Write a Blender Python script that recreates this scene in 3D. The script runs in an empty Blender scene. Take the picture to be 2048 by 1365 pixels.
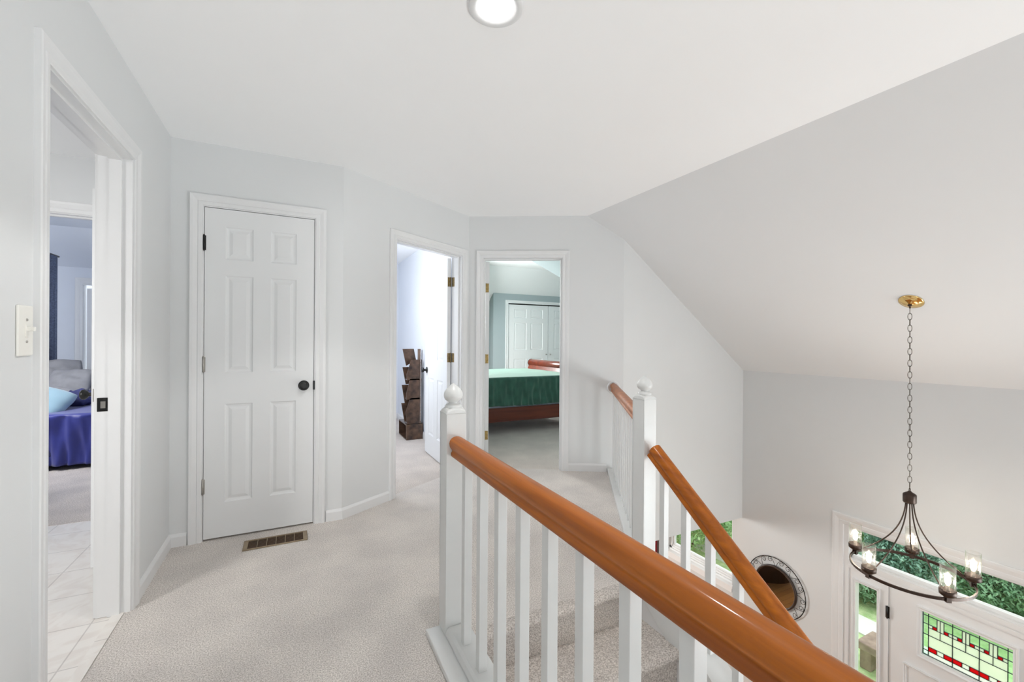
import bpy, math, random
from mathutils import Vector, Matrix, noise
random.seed(7)
SC = bpy.context.scene
COL = SC.collection
R = math.radians

# ---------------------------------------------------------------- camera
CAM_H = 1.2455
F_PX = 866.85
def cam_ray(px, py):
    y, t, r = R(26.6346), R(-.0853), R(.3858)
    du, dv = px - 1024, py - 682.5
    u = du*math.cos(r) + dv*math.sin(r); v = -du*math.sin(r) + dv*math.cos(r)
    X = u/F_PX; Zc = -v/F_PX
    Y = math.cos(t) - Zc*math.sin(t); Z = math.sin(t) + Zc*math.cos(t)
    return Vector((X*math.cos(y)+Y*math.sin(y), -X*math.sin(y)+Y*math.cos(y), Z))
cam = bpy.data.cameras.new('camera')
cam_o = bpy.data.objects.new('camera', cam); COL.objects.link(cam_o)
cam.sensor_width = 36; cam.lens = F_PX/2048*36; cam.clip_start = .02; cam.clip_end = 200
c0 = cam_ray(1024, 682.5)
cx = (cam_ray(1025, 682.5)-c0).normalized(); cy = -(cam_ray(1024, 683.5)-c0).normalized(); cz = -c0.normalized()
cam_o.matrix_world = Matrix(((cx.x, cy.x, cz.x, 0), (cx.y, cy.y, cz.y, 0), (cx.z, cy.z, cz.z, CAM_H), (0, 0, 0, 1)))
SC.camera = cam_o

# ---------------------------------------------------------------- world, exposure
w = bpy.data.worlds.new('world'); SC.world = w; w.use_nodes = True
wn = w.node_tree.nodes; wl = w.node_tree.links
bg = wn['Background']; bg.inputs['Strength'].default_value = 2.2
tc = wn.new('ShaderNodeTexCoord'); sx = wn.new('ShaderNodeSeparateXYZ'); cr = wn.new('ShaderNodeValToRGB')
wl.new(tc.outputs['Generated'], sx.inputs[0]); wl.new(sx.outputs['Z'], cr.inputs[0])
cr.color_ramp.elements[0].position = 0; cr.color_ramp.elements[0].color = (.80, .82, .82, 1)
cr.color_ramp.elements[1].position = .6; cr.color_ramp.elements[1].color = (1, 1, 1, 1)
wl.new(cr.outputs[0], bg.inputs['Color'])
SC.view_settings.view_transform = 'Standard'
SC.view_settings.look = 'None'
SC.view_settings.exposure = 0.06
SC.view_settings.gamma = 1.0
SC.view_settings.use_curve_mapping = False
SC.cycles.max_bounces = 14; SC.cycles.diffuse_bounces = 10
SC.cycles.transparent_max_bounces = 16
SC.cycles.sample_clamp_indirect = 6
SC.cycles.caustics_reflective = False; SC.cycles.caustics_refractive = False

def light(name, kind, loc, energy, color=(1, 1, 1), size=.1, size_y=None, aim=None, spread=None):
    l = bpy.data.lights.new(name, kind); l.energy = energy; l.color = color
    if kind == 'AREA':
        l.size = size
        if size_y: l.shape = 'RECTANGLE'; l.size_y = size_y
        if spread: l.spread = R(spread)
    elif kind in ('POINT', 'SPOT'): l.shadow_soft_size = size
    o = bpy.data.objects.new(name, l); COL.objects.link(o); o.location = loc
    if aim: o.rotation_euler = (Vector(aim)-Vector(loc)).to_track_quat('-Z', 'Y').to_euler()
    return o
# daylight through windows of the neighbouring upstairs rooms (outside the view)
light('bedroom_daylight', 'AREA', (2.35, 7.3, 1.8), 128, (1, 1, .99), 1.1, 1.1, (4.0, 5.6, .8))
light('study_daylight', 'AREA', (.12, 4.8, 1.6), 34, (.93, .96, 1), 1.1, 1.3, (1.46, 5.1, 1.1))
light('blue_bedroom_daylight', 'AREA', (-2.95, 5.2, 1.6), 70, (.97, .98, 1), 1.0, 1.3, (-1.9, 7.4, .8))
light('living_room_fill', 'AREA', (1.2, 6.6, -1.1), 130, (1, 1, .98), 1.6, 1.3, (4.5, 3.4, -1.7))  # added area lamp that brightens the lower room, not one of its windows
light('bathroom_daylight', 'AREA', (-2.3, 1.2, 1.7), 21, (1, .985, .97), .8, .9, (-1.5, 3.4, .7), 110)
# foyer window daylight (right of the view), then two added unseen fill lamps
light('foyer_window_daylight', 'AREA', (4.42, .0, -.3), 29, (.965, .995, 1), 1.4, 1.3, (-.6, 2.1, 1.2), 125)
light('foyer_low_fill', 'AREA', (4.35, -2.0, -1.2), 94, (.91, .97, 1), 1.2, 1.6, (-.6, 2.6, 1.2))  # added fill lamp low in the foyer, balances the wall tones
light('hall_bounce_fill', 'AREA', (.5, -2.5, .7), 25, (.955, .985, 1), 1.8, 1.2, (.7, -.3, 2.6))  # added lamp behind the camera, aimed up for bounce off the ceiling

# ---------------------------------------------------------------- materials
def nt(name):
    m = bpy.data.materials.new(name); m.use_nodes = True
    return m, m.node_tree.nodes, m.node_tree.links, m.node_tree.nodes['Principled BSDF']
def mat(name, color, rough=.5, metal=0, spec=.5, noise_amt=0, noise_scale=20, bump=0, bump_scale=80, coat=0, sheen=0, color2=None, coat_rough=.1, sheen_tint=(1, 1, 1), detail=4, bdist=.002):
    m, N, L, B = nt(name)
    B.inputs['Base Color'].default_value = (*color, 1); B.inputs['Roughness'].default_value = rough
    B.inputs['Metallic'].default_value = metal; B.inputs['Specular IOR Level'].default_value = spec
    B.inputs['Coat Weight'].default_value = coat; B.inputs['Coat Roughness'].default_value = coat_rough
    B.inputs['Sheen Weight'].default_value = sheen
    B.inputs['Sheen Tint'].default_value = (*sheen_tint, 1)
    t = N.new('ShaderNodeTexCoord')
    if color2 is None: color2 = tuple(c*(1-noise_amt) for c in color)
    n = N.new('ShaderNodeTexNoise'); n.inputs['Scale'].default_value = noise_scale; n.inputs['Detail'].default_value = detail
    L.new(t.outputs['Object'], n.inputs['Vector'])
    r = N.new('ShaderNodeValToRGB'); r.color_ramp.elements[0].position = .3; r.color_ramp.elements[1].position = .7
    r.color_ramp.elements[0].color = (*color2, 1); r.color_ramp.elements[1].color = (*color, 1)
    L.new(n.outputs['Fac'], r.inputs[0]); L.new(r.outputs[0], B.inputs['Base Color'])
    if bump:
        n2 = N.new('ShaderNodeTexNoise'); n2.inputs['Scale'].default_value = bump_scale; n2.inputs['Detail'].default_value = 3
        L.new(t.outputs['Object'], n2.inputs['Vector'])
        b = N.new('ShaderNodeBump'); b.inputs['Strength'].default_value = bump; b.inputs['Distance'].default_value = bdist
        L.new(n2.outputs['Fac'], b.inputs['Height']); L.new(b.outputs[0], B.inputs['Normal'])
    return m
def wood(name, dark, lite, axis='Y', scale=1.0, rough=.3, coat=.5, coat_rough=.12):
    m, N, L, B = nt(name)
    t = N.new('ShaderNodeTexCoord'); mp = N.new('ShaderNodeMapping')
    s = {'X': (1.2, 22, 22), 'Y': (22, 1.2, 22), 'Z': (22, 22, 1.2)}[axis]
    mp.inputs['Scale'].default_value = [v*scale for v in s]
    n = N.new('ShaderNodeTexNoise'); n.inputs['Scale'].default_value = 1.0; n.inputs['Detail'].default_value = 6; n.inputs['Distortion'].default_value = .8
    r = N.new('ShaderNodeValToRGB'); e = r.color_ramp.elements
    e[0].position = .25; e[0].color = (*dark, 1); e[1].position = .72; e[1].color = (*lite, 1)
    n2 = N.new('ShaderNodeTexNoise'); n2.inputs['Scale'].default_value = 6; n2.inputs['Detail'].default_value = 8
    mp2 = N.new('ShaderNodeMapping'); mp2.inputs['Scale'].default_value = [v*scale for v in {'X': (.8, 30, 30), 'Y': (30, .8, 30), 'Z': (30, 30, .8)}[axis]]
    L.new(t.outputs['Object'], mp.inputs[0]); L.new(mp.outputs[0], n.inputs['Vector']); L.new(n.outputs['Fac'], r.inputs[0])
    L.new(t.outputs['Object'], mp2.inputs[0]); L.new(mp2.outputs[0], n2.inputs['Vector'])
    mx = N.new('ShaderNodeMixRGB'); mx.blend_type = 'MULTIPLY'; mx.inputs['Fac'].default_value = .35
    L.new(r.outputs[0], mx.inputs[1]); L.new(n2.outputs['Fac'], mx.inputs[2]); L.new(mx.outputs[0], B.inputs['Base Color'])
    B.inputs['Roughness'].default_value = rough; B.inputs['Coat Weight'].default_value = coat; B.inputs['Coat Roughness'].default_value = coat_rough
    B.inputs['Specular IOR Level'].default_value = .25
    return m
def carpet(name, c1, c2, fine=260, bump=.9):
    m, N, L, B = nt(name)
    t = N.new('ShaderNodeTexCoord')
    n = N.new('ShaderNodeTexNoise'); n.inputs['Scale'].default_value = fine; n.inputs['Detail'].default_value = 3; n.inputs['Roughness'].default_value = .7
    n2 = N.new('ShaderNodeTexNoise'); n2.inputs['Scale'].default_value = 3.5; n2.inputs['Detail'].default_value = 3
    for q in (n, n2): L.new(t.outputs['Object'], q.inputs['Vector'])
    r = N.new('ShaderNodeValToRGB'); r.color_ramp.elements[0].position = .36; r.color_ramp.elements[1].position = .62
    r.color_ramp.elements[0].color = (*c1, 1); r.color_ramp.elements[1].color = (*c2, 1)
    r2 = N.new('ShaderNodeValToRGB'); r2.color_ramp.elements[0].position = .35; r2.color_ramp.elements[1].position = .65
    r2.color_ramp.elements[0].color = (.86, .86, .87, 1); r2.color_ramp.elements[1].color = (1, 1, 1, 1)
    mx = N.new('ShaderNodeMixRGB'); mx.blend_type = 'MULTIPLY'; mx.inputs['Fac'].default_value = 1
    L.new(n.outputs['Fac'], r.inputs[0]); L.new(n2.outputs['Fac'], r2.inputs[0]); L.new(r.outputs[0], mx.inputs[1]); L.new(r2.outputs[0], mx.inputs[2])
    L.new(mx.outputs[0], B.inputs['Base Color']); B.inputs['Roughness'].default_value = 1; B.inputs['Specular IOR Level'].default_value = .05
    b = N.new('ShaderNodeBump'); b.inputs['Strength'].default_value = bump; b.inputs['Distance'].default_value = .006
    L.new(n.outputs['Fac'], b.inputs['Height']); L.new(b.outputs[0], B.inputs['Normal'])
    return m
def thin_glass(name, tint=(1, 1, 1), refl=.08, rough=0.0, haze=0.0, haze_col=(1, 1, 1)):
    m, N, L, B = nt(name); N.remove(B); out = N['Material Output']
    tr = N.new('ShaderNodeBsdfTransparent'); tr.inputs[0].default_value = (*tint, 1)
    gl = N.new('ShaderNodeBsdfGlossy'); gl.inputs['Roughness'].default_value = rough
    fr = N.new('ShaderNodeLayerWeight'); fr.inputs['Blend'].default_value = .5
    pw = N.new('ShaderNodeMath'); pw.operation = 'POWER'; pw.inputs[1].default_value = 4
    mu = N.new('ShaderNodeMath'); mu.operation = 'MULTIPLY_ADD'; mu.inputs[1].default_value = .6; mu.inputs[2].default_value = refl*.5
    L.new(fr.outputs['Facing'], pw.inputs[0]); L.new(pw.outputs[0], mu.inputs[0])
    mx = N.new('ShaderNodeMixShader'); L.new(mu.outputs[0], mx.inputs[0]); L.new(tr.outputs[0], mx.inputs[1]); L.new(gl.outputs[0], mx.inputs[2])
    last = mx
    if haze:
        df = N.new('ShaderNodeBsdfTranslucent'); df.inputs[0].default_value = (*haze_col, 1)
        d2 = N.new('ShaderNodeBsdfDiffuse'); d2.inputs[0].default_value = (*haze_col, 1)
        m1 = N.new('ShaderNodeMixShader'); m1.inputs[0].default_value = .5; L.new(df.outputs[0], m1.inputs[1]); L.new(d2.outputs[0], m1.inputs[2])
        m2 = N.new('ShaderNodeMixShader'); m2.inputs[0].default_value = haze; L.new(mx.outputs[0], m2.inputs[1]); L.new(m1.outputs[0], m2.inputs[2]); last = m2
    L.new(last.outputs[0], out.inputs['Surface'])
    return m
def emit(name, color, strength):
    m, N, L, B = nt(name); B.inputs['Base Color'].default_value = (*color, 1)
    B.inputs['Emission Color'].default_value = (*color, 1); B.inputs['Emission Strength'].default_value = strength
    return m
def tile_mat(name):
    m, N, L, B = nt(name)
    t = N.new('ShaderNodeTexCoord'); mp = N.new('ShaderNodeMapping'); mp.inputs['Rotation'].default_value = (0, 0, 0); mp.inputs['Location'].default_value = (.06, .12, 0)
    br = N.new('ShaderNodeTexBrick'); br.offset = 0; br.inputs['Scale'].default_value = 1
    br.inputs['Brick Width'].default_value = .305; br.inputs['Row Height'].default_value = .305; br.inputs['Mortar Size'].default_value = .0035; br.inputs['Mortar Smooth'].default_value = .4
    br.inputs['Color1'].default_value = (.80, .77, .73, 1); br.inputs['Color2'].default_value = (.83, .80, .76, 1); br.inputs['Mortar'].default_value = (.60, .57, .54, 1)
    n = N.new('ShaderNodeTexNoise'); n.inputs['Scale'].default_value = 5; n.inputs['Detail'].default_value = 8; n.inputs['Distortion'].default_value = 2.5
    r = N.new('ShaderNodeValToRGB'); r.color_ramp.elements[0].position = .40; r.color_ramp.elements[1].position = .55
    r.color_ramp.elements[0].color = (.93, .91, .90, 1); r.color_ramp.elements[1].color = (1, 1, 1, 1)
    mx = N.new('ShaderNodeMixRGB'); mx.blend_type = 'MULTIPLY'; mx.inputs['Fac'].default_value = 1
    L.new(t.outputs['Object'], mp.inputs[0]); L.new(mp.outputs[0], br.inputs['Vector']); L.new(t.outputs['Object'], n.inputs['Vector']); L.new(n.outputs['Fac'], r.inputs[0])
    L.new(br.outputs['Color'], mx.inputs[1]); L.new(r.outputs[0], mx.inputs[2]); L.new(mx.outputs[0], B.inputs['Base Color']); B.inputs['Roughness'].default_value = .4
    return m
def plank_mat(name):
    m, N, L, B = nt(name)
    t = N.new('ShaderNodeTexCoord')
    br = N.new('ShaderNodeTexBrick'); br.inputs['Scale'].default_value = 1; br.inputs['Brick Width'].default_value = 1.1; br.inputs['Row Height'].default_value = .083; br.inputs['Mortar Size'].default_value = .0015
    br.inputs['Color1'].default_value = (.50, .26, .09, 1); br.inputs['Color2'].default_value = (.38, .18, .06, 1); br.inputs['Mortar'].default_value = (.05, .02, .01, 1)
    L.new(t.outputs['Object'], br.inputs['Vector']); L.new(br.outputs['Color'], B.inputs['Base Color']); B.inputs['Roughness'].default_value = .3
    return m
M = {}
M['wall'] = mat('grey_wall_paint', (.715, .728, .733), .55, noise_amt=.02, noise_scale=2, bump=.08, bump_scale=180, spec=.3)
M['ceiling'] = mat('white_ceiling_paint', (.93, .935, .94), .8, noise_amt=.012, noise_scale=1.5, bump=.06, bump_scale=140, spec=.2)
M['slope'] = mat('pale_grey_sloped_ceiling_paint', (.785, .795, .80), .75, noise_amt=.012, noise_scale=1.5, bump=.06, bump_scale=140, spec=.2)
M['trim'] = mat('white_trim_paint', (.76, .765, .77), .32, noise_amt=.015, noise_scale=12, spec=.5)
M['rail_white'] = mat('white_balustrade_paint', (.66, .668, .66), .3, noise_amt=.03, noise_scale=18, spec=.5, bump=.05, bump_scale=60)
M['door'] = mat('white_door_paint', (.77, .78, .785), .4, noise_amt=.012, noise_scale=6, spec=.4)
M['blue_wall'] = mat('pale_blue_wall_paint', (.72, .76, .82), .6, noise_amt=.02, noise_scale=3)
M['study_wall'] = mat('pale_grey_blue_wall_paint', (.76, .79, .84), .5, noise_amt=.02, noise_scale=3, spec=.3)
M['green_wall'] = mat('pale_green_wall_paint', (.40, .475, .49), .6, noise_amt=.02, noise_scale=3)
M['green_ceiling'] = mat('pale_green_ceiling_paint', (.85, .89, .89), .7, noise_amt=.01, noise_scale=3)
M['closet_white'] = mat('cool_white_door_paint', (.84, .87, .87), .4, noise_amt=.01)
M['carpet'] = carpet('beige_carpet_pile', (.49, .445, .405), (.97, .915, .865), 190)
M['carpet_room'] = carpet('beige_bedroom_carpet_pile', (.50, .44, .39), (.86, .79, .73), 150)
M['stair_carpet'] = carpet('beige_stair_carpet_pile', (.42, .375, .335), (.90, .84, .785), 170, 1.0)
M['tile'] = tile_mat('marbled_vinyl_tile')
M['planks'] = plank_mat('oak_floor_boards')
M['rail'] = wood('orange_cherry_handrail', (.27, .061, .002), (.60, .168, .005), 'Y', 1.0, .5, .28, .1)
M['cherry'] = wood('red_cherry_wood', (.07, .012, .006), (.20, .042, .018), 'X', .6, .3, .4)
M['shelf'] = mat('dark_mottled_metal_wood', (.16, .09, .055), .35, .3, noise_scale=14, color2=(.035, .022, .018), detail=8, coat=.3)
M['shelf_edge'] = mat('worn_board_edge', (.22, .15, .11), .5, noise_amt=.3)
M['stud'] = mat('bright_studs', (.8, .8, .8), .3, .8)
M['black'] = mat('black_hardware', (.012, .012, .012), .35, .2, spec=.5)
M['steel'] = mat('worn_steel', (.45, .43, .40), .35, .9)
M['brass'] = mat('antique_brass', (.50, .36, .14), .35, .85, noise_amt=.5, noise_scale=60)
M['brass_dark'] = mat('aged_brass', (.28, .20, .09), .4, .7, noise_amt=.5, noise_scale=80)
M['gold'] = mat('polished_brass', (.88, .62, .26), .14, 1, noise_amt=.1)
M['bronze'] = mat('oil_rubbed_bronze', (.055, .035, .026), .38, .6, spec=.5, noise_amt=.3, noise_scale=40)
M['chain'] = mat('dark_chain_metal', (.10, .085, .07), .35, .8)
M['vent'] = mat('bronze_register', (.33, .25, .16), .4, .5, noise_amt=.2, noise_scale=30)
M['vent_slat'] = mat('dark_register_slat', (.10, .06, .035), .45, .4)
M['vent_shade'] = mat('register_slot_shade', (.012, .008, .006), .8)  # near-black colour stands for the shade inside the duct
M['plastic'] = mat('ivory_switch_plastic', (.83, .82, .77), .3, noise_amt=.01)
M['led'] = emit('led_diffuser', (1, .99, .97), 9)
M['bulb'] = emit('glowing_bulb', (1, .86, .66), 14)
M['socket'] = mat('candle_sleeve', (.42, .36, .30), .5)
M['glass'] = thin_glass('window_pane_glass', (.97, .99, .98), .08)
M['shade'] = thin_glass('seeded_glass_shade', (.97, .97, .96), .10, .05, .012, (1, .97, .92))
M['mirror'] = mat('mirror_silver', (.85, .85, .85), .02, 1)
M['mirror_frame'] = mat('dark_brown_mirror_frame', (.035, .02, .014), .35)
M['iron'] = mat('black_wrought_iron', (.012, .011, .010), .45, .4)
M['green_velvet'] = mat('green_velvet', (.028, .12, .08), .7, sheen=.7, sheen_tint=(.62, .80, .72), noise_scale=9, color2=(.015, .075, .05))
M['sheet'] = mat('pale_box_spring_cloth', (.55, .62, .72), .8)
M['blue_satin'] = mat('royal_blue_satin', (.032, .042, .26), .35, spec=.5, sheen=.3, noise_scale=6, color2=(.025, .03, .20))
M['navy'] = mat('navy_cloth', (.03, .035, .13), .8, noise_amt=.3)
M['aqua'] = mat('light_aqua_satin', (.27, .42, .50), .4, noise_amt=.08, noise_scale=8, sheen=.3)
M['grey_cloth'] = mat('grey_cotton', (.23, .23, .245), .9, noise_amt=.15, noise_scale=12)
M['curtain'] = mat('slate_blue_curtain', (.19, .23, .34), .9, noise_amt=.4, noise_scale=50)
M['dark_leather'] = mat('dark_brown_leather', (.018, .011, .009), .4)
M['red_curtain'] = mat('dark_red_cloth', (.24, .012, .02), .8, noise_amt=.3)
M['vinyl'] = mat('white_window_vinyl', (.86, .87, .88), .3)
M['lead'] = mat('dark_lead_came', (.03, .05, .05), .4, .5)
M['sg_clear'] = thin_glass('clear_stained_pane', (.86, 1, .90), .08)
M['sg_text'] = thin_glass('water_glass_pane', (.95, 1, .93), .08, .1, .45, (.96, 1, .92))
M['sg_red'] = thin_glass('red_stained_pane', (.75, .02, .04), .08, .1, .35, (.95, .03, .05))
M['leaf'] = mat('green_leaf', (.32, .54, .32), .6, noise_scale=3, color2=(.11, .27, .15))
M['leaf2'] = mat('light_green_leaf', (.52, .78, .42), .6, noise_scale=4, color2=(.17, .36, .15))
M['leaf3'] = mat('blue_green_leaf', (.36, .60, .48), .6, noise_scale=3.0, color2=(.12, .28, .21))
M['bark'] = mat('tree_bark', (.12, .09, .07), .9, noise_amt=.4)
M['lawn'] = mat('lawn_grass', (.66, .80, .46), .9, noise_scale=9, color2=(.36, .56, .24), bump=.6, bump_scale=40, bdist=.03)
M['cover'] = mat('ground_cover_leaves', (.42, .58, .48), .8, noise_scale=34, color2=(.09, .19, .15), bump=.9, bump_scale=12, bdist=.1, detail=10)
M['concrete'] = mat('pale_concrete', (.80, .80, .78), .9, noise_amt=.08, noise_scale=5)
M['stone'] = mat('weathered_sandstone', (.42, .33, .26), .9, noise_scale=9, color2=(.24, .18, .15), bump=.5, bump_scale=20)
M['siding'] = mat('outer_wall_siding', (.6, .58, .54), .8)

# ---------------------------------------------------------------- mesh helpers
ROOT = {}
class MB:
    def __init__(s): s.v = []; s.f = []; s.m = []; s.sm = []; s.mats = []
    def mi(s, m):
        if m not in s.mats: s.mats.append(m)
        return s.mats.index(m)
    def add(s, vs, fs, m=None, smooth=False, T=None):
        k = len(s.v); i = s.mi(m) if m else 0
        for v in vs:
            v = Vector(v)
            s.v.append(T @ v if T is not None else v)
        for f in fs: s.f.append([k+j for j in f]); s.m.append(i); s.sm.append(smooth)
    def box(s, x0, x1, y0, y1, z0, z1, m=None, T=None):
        vs = [(x, y, z) for x in (x0, x1) for y in (y0, y1) for z in (z0, z1)]
        s.add(vs, [(0, 1, 3, 2), (4, 6, 7, 5), (0, 4, 5, 1), (2, 3, 7, 6), (0, 2, 6, 4), (1, 5, 7, 3)], m, False, T)
    def prism(s, poly, z0, z1, m=None, T=None, f=None):
        """poly in xy, extruded z0..z1; f maps (x,y,z) to a point; z0/z1 may be functions of (x,y)"""
        n = len(poly); g = f or (lambda x, y, z: (x, y, z))
        a = [g(x, y, z0(x, y) if callable(z0) else z0) for x, y in poly]; b = [g(x, y, z1(x, y) if callable(z1) else z1) for x, y in poly]
        s.add(a+b, [tuple(range(n))[::-1], tuple(range(n, 2*n))]+[(i, (i+1) % n, n+(i+1) % n, n+i) for i in range(n)], m, False, T)
    def loft(s, rings, m=None, smooth=True, closed_ring=True, caps=True, loop=False, T=None):
        n = len(rings[0]); vs = [p for r_ in rings for p in r_]; fs = []
        K = len(rings)
        for i in range(K if loop else K-1):
            for j in range(n if closed_ring else n-1):
                a = i*n+j; b = i*n+(j+1) % n; c = ((i+1) % K)*n+(j+1) % n; d = ((i+1) % K)*n+j
                fs.append((a, b, c, d))
        s.add(vs, fs, m, smooth, T)
        if caps and closed_ring and not loop:
            s.add(rings[0], [tuple(range(n))[::-1]], m, False, T); s.add(rings[-1], [tuple(range(n))], m, False, T)
    def tube(s, pts, r, n=8, m=None, caps=True, loop=False, T=None, flat=None):
        pts = [Vector(p) for p in pts]; rings = []; K = len(pts); up = None
        for i, p in enumerate(pts):
            if loop: d = (pts[(i+1) % K]-pts[i-1]).normalized()
            else: d = (pts[min(i+1, K-1)]-pts[max(i-1, 0)]).normalized()
            if up is None:
                up = Vector((0, 0, 1)) if abs(d.z) < .9 else Vector((1, 0, 0))
            x = up.cross(d).normalized(); up = d.cross(x).normalized()
            rr = r[i] if isinstance(r, (list, tuple)) else r
            a, b = flat if flat else (rr, rr)
            rings.append([p+x*(math.cos(2*math.pi*j/n)*a)+up*(math.sin(2*math.pi*j/n)*b) for j in range(n)])
        s.loft(rings, m, True, True, caps, loop, T)
    def lathe(s, prof, c=(0, 0, 0), n=24, m=None, axis='Z', T=None, smooth=True):
        rings = []
        for r_, z in prof:
            ring = []
            for j in range(n):
                a = 2*math.pi*j/n; x, y = r_*math.cos(a), r_*math.sin(a)
                q = {'Z': (x, y, z), 'X': (z, x, y), 'Y': (y, z, x)}[axis]
                ring.append((q[0]+c[0], q[1]+c[1], q[2]+c[2]))
            rings.append(ring)
        s.loft(rings, m, smooth, True, True, False, T)
    def build(s, name, m=None, parent=None, origin=None, bevel=0, auto=True, sub=0):
        if m and not s.mats: s.mats = [m]
        elif m and s.mats and s.mats[0] is not m: pass
        me = bpy.data.meshes.new(name)
        if parent is not None:
            W = ROOT[parent.name].inverted(); vs = [W @ v for v in s.v]
        else:
            if origin is None:
                xs = [v.x for v in s.v]; ys = [v.y for v in s.v]; zs = [v.z for v in s.v]
                origin = ((min(xs)+max(xs))/2, (min(ys)+max(ys))/2, min(zs))
            W = Matrix.Translation(origin); vs = [v-Vector(origin) for v in s.v]
        me.from_pydata([tuple(v) for v in vs], [], s.f)
        for mm in (s.mats or [m]):
            me.materials.append(mm)
        me.polygons.foreach_set('material_index', s.m); me.polygons.foreach_set('use_smooth', s.sm)
        me.update(); me.validate()
        import bmesh
        bm = bmesh.new(); bm.from_mesh(me); bmesh.ops.remove_doubles(bm, verts=bm.verts, dist=1e-5); bmesh.ops.recalc_face_normals(bm, faces=bm.faces); bm.to_mesh(me); bm.free()
        o = bpy.data.objects.new(name, me); COL.objects.link(o)
        if parent is not None: o.parent = parent; ROOT[o.name] = ROOT[parent.name]
        else: o.location = origin; ROOT[o.name] = W
        if bevel:
            b = o.modifiers.new('bevel', 'BEVEL'); b.width = bevel; b.segments = 2; b.limit_method = 'ANGLE'; b.angle_limit = R(40)
        if sub:
            b = o.modifiers.new('subdivision', 'SUBSURF'); b.levels = sub; b.render_levels = sub
        return o
def thing(name, label, cat, loc, group=None, kind=None):
    o = bpy.data.objects.new(name, None); COL.objects.link(o); o.location = loc; o.empty_display_size = .1
    ROOT[o.name] = Matrix.Translation(loc)
    return tag(o, label, cat, group, kind)
def tag(o, label=None, cat=None, group=None, kind=None):
    if label: o['label'] = label
    if cat: o['category'] = cat
    if group: o['group'] = group
    if kind: o['kind'] = kind
    return o
def struct(o, label, cat): return tag(o, label, cat, None, 'structure')
def frame(P, Q, z=0):
    """local x along P->Q, local y to the left of it, local z up"""
    P = Vector((P[0], P[1], z)); d = Vector((Q[0]-P.x, Q[1]-P.y, 0)).normalized(); n = Vector((-d.y, d.x, 0))
    return Matrix(((d.x, n.x, 0, P.x), (d.y, n.y, 0, P.y), (d.z, n.z, 1, P.z), (0, 0, 0, 1)))
def wall_boxes(mb, T, length, y0, y1, z0, z1, holes=(), x0=0):
    xs = sorted({x0, length, *[h[0] for h in holes], *[h[1] for h in holes]})
    for a, b in zip(xs, xs[1:]):
        hs = sorted([(h[2], h[3]) for h in holes if h[0] <= a+1e-6 and h[1] >= b-1e-6]); z = z0
        for ha, hb in hs:
            if ha > z+1e-6: mb.box(a, b, y0, y1, z, ha, None, T)
            z = hb
        if z < z1-1e-6: mb.box(a, b, y0, y1, z, z1, None, T)
CAS_W = .066
CAS = [(0, 0), (0, .009), (.004, .011), (.022, .012), (.026, .009), (.034, .012), (.048, .017), (.062, .018), (.066, .015), (.066, 0)]
def casing(mb, T, u0, u1, zt, sgn=-1, z0=0, w=None, closed=False):
    """mitred moulding around an opening; T local frame, wall face at y=0, protrudes to sgn*y"""
    k = (w or CAS_W)/CAS_W
    st = [(u0, z0, -1, 0), (u0, zt, -1, 1), (u1, zt, 1, 1), (u1, z0, 1, 0)]
    if closed: st = [(u0, z0, -1, -1), (u0, zt, -1, 1), (u1, zt, 1, 1), (u1, z0, 1, -1)]
    rings = [[(u+d*k*dx, sgn*v, z+d*k*dz) for d, v in CAS] for u, z, dx, dz in st]
    mb.loft(rings, None, False, True, not closed, closed, T)
def jamb(mb, T, u0, u1, zt, y0, y1, stop=None):
    t = .018
    mb.box(u0-t, u0, y0, y1, 0, zt+t, None, T); mb.box(u1, u1+t, y0, y1, 0, zt+t, None, T); mb.box(u0, u1, y0, y1, zt, zt+t, None, T)
    if stop:
        a, b = stop; s_ = .011
        mb.box(u0, u0+s_, a, b, 0, zt, None, T); mb.box(u1-s_, u1, a, b, 0, zt, None, T); mb.box(u0+s_, u1-s_, a, b, zt-s_, zt, None, T)
def panel_leaf(mb, T, w_, h, t, cols, rows, x0=0, z0=0, both=True):
    """raised-panel door leaf. T local: x width, y thickness (front y=0, back y=t), z up"""
    xs = sorted({0, w_, *[c for p in cols for c in p]}); zs = sorted({0, h, *[c for p in rows for c in p]})
    for y, sg in ((0, 1), (t, -1)):
        for xa, xb in zip(xs, xs[1:]):
            for za, zb in zip(zs, zs[1:]):
                q = lambda i, d: [(x0+xa+i, y+sg*d, z0+za+i), (x0+xb-i, y+sg*d, z0+za+i), (x0+xb-i, y+sg*d, z0+zb-i), (x0+xa+i, y+sg*d, z0+zb-i)]
                if (xa, xb) in cols and (za, zb) in rows and (sg == 1 or both):
                    rr = [q(0, 0), q(.006, .0065), q(.016, .009), q(.020, .009), q(.038, .0025)]
                    for r1, r2 in zip(rr, rr[1:]):
                        mb.add(r1+r2, [(i, (i+1) % 4, 4+(i+1) % 4, 4+i) for i in range(4)], None, False, T)
                    mb.add(rr[-1], [(0, 1, 2, 3)], None, False, T)
                else: mb.add(q(0, 0), [(0, 1, 2, 3)], None, False, T)
    for k, (xa, xb) in enumerate(((0, 0), (w_, w_))):
        mb.add([(x0+xa, 0, z0), (x0+xa, t, z0), (x0+xa, t, z0+h), (x0+xa, 0, z0+h)], [(0, 1, 2, 3)], None, False, T)
    for z in (0, h): mb.add([(x0, 0, z0+z), (x0+w_, 0, z0+z), (x0+w_, t, z0+z), (x0, t, z0+z)], [(0, 1, 2, 3)], None, False, T)
def six_panel(w_):
    k = w_/.612; return [(.108*k, .258*k), (.356*k, .506*k)], [(.215, .825), (1.02, 1.625), (1.725, 1.928)]
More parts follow.
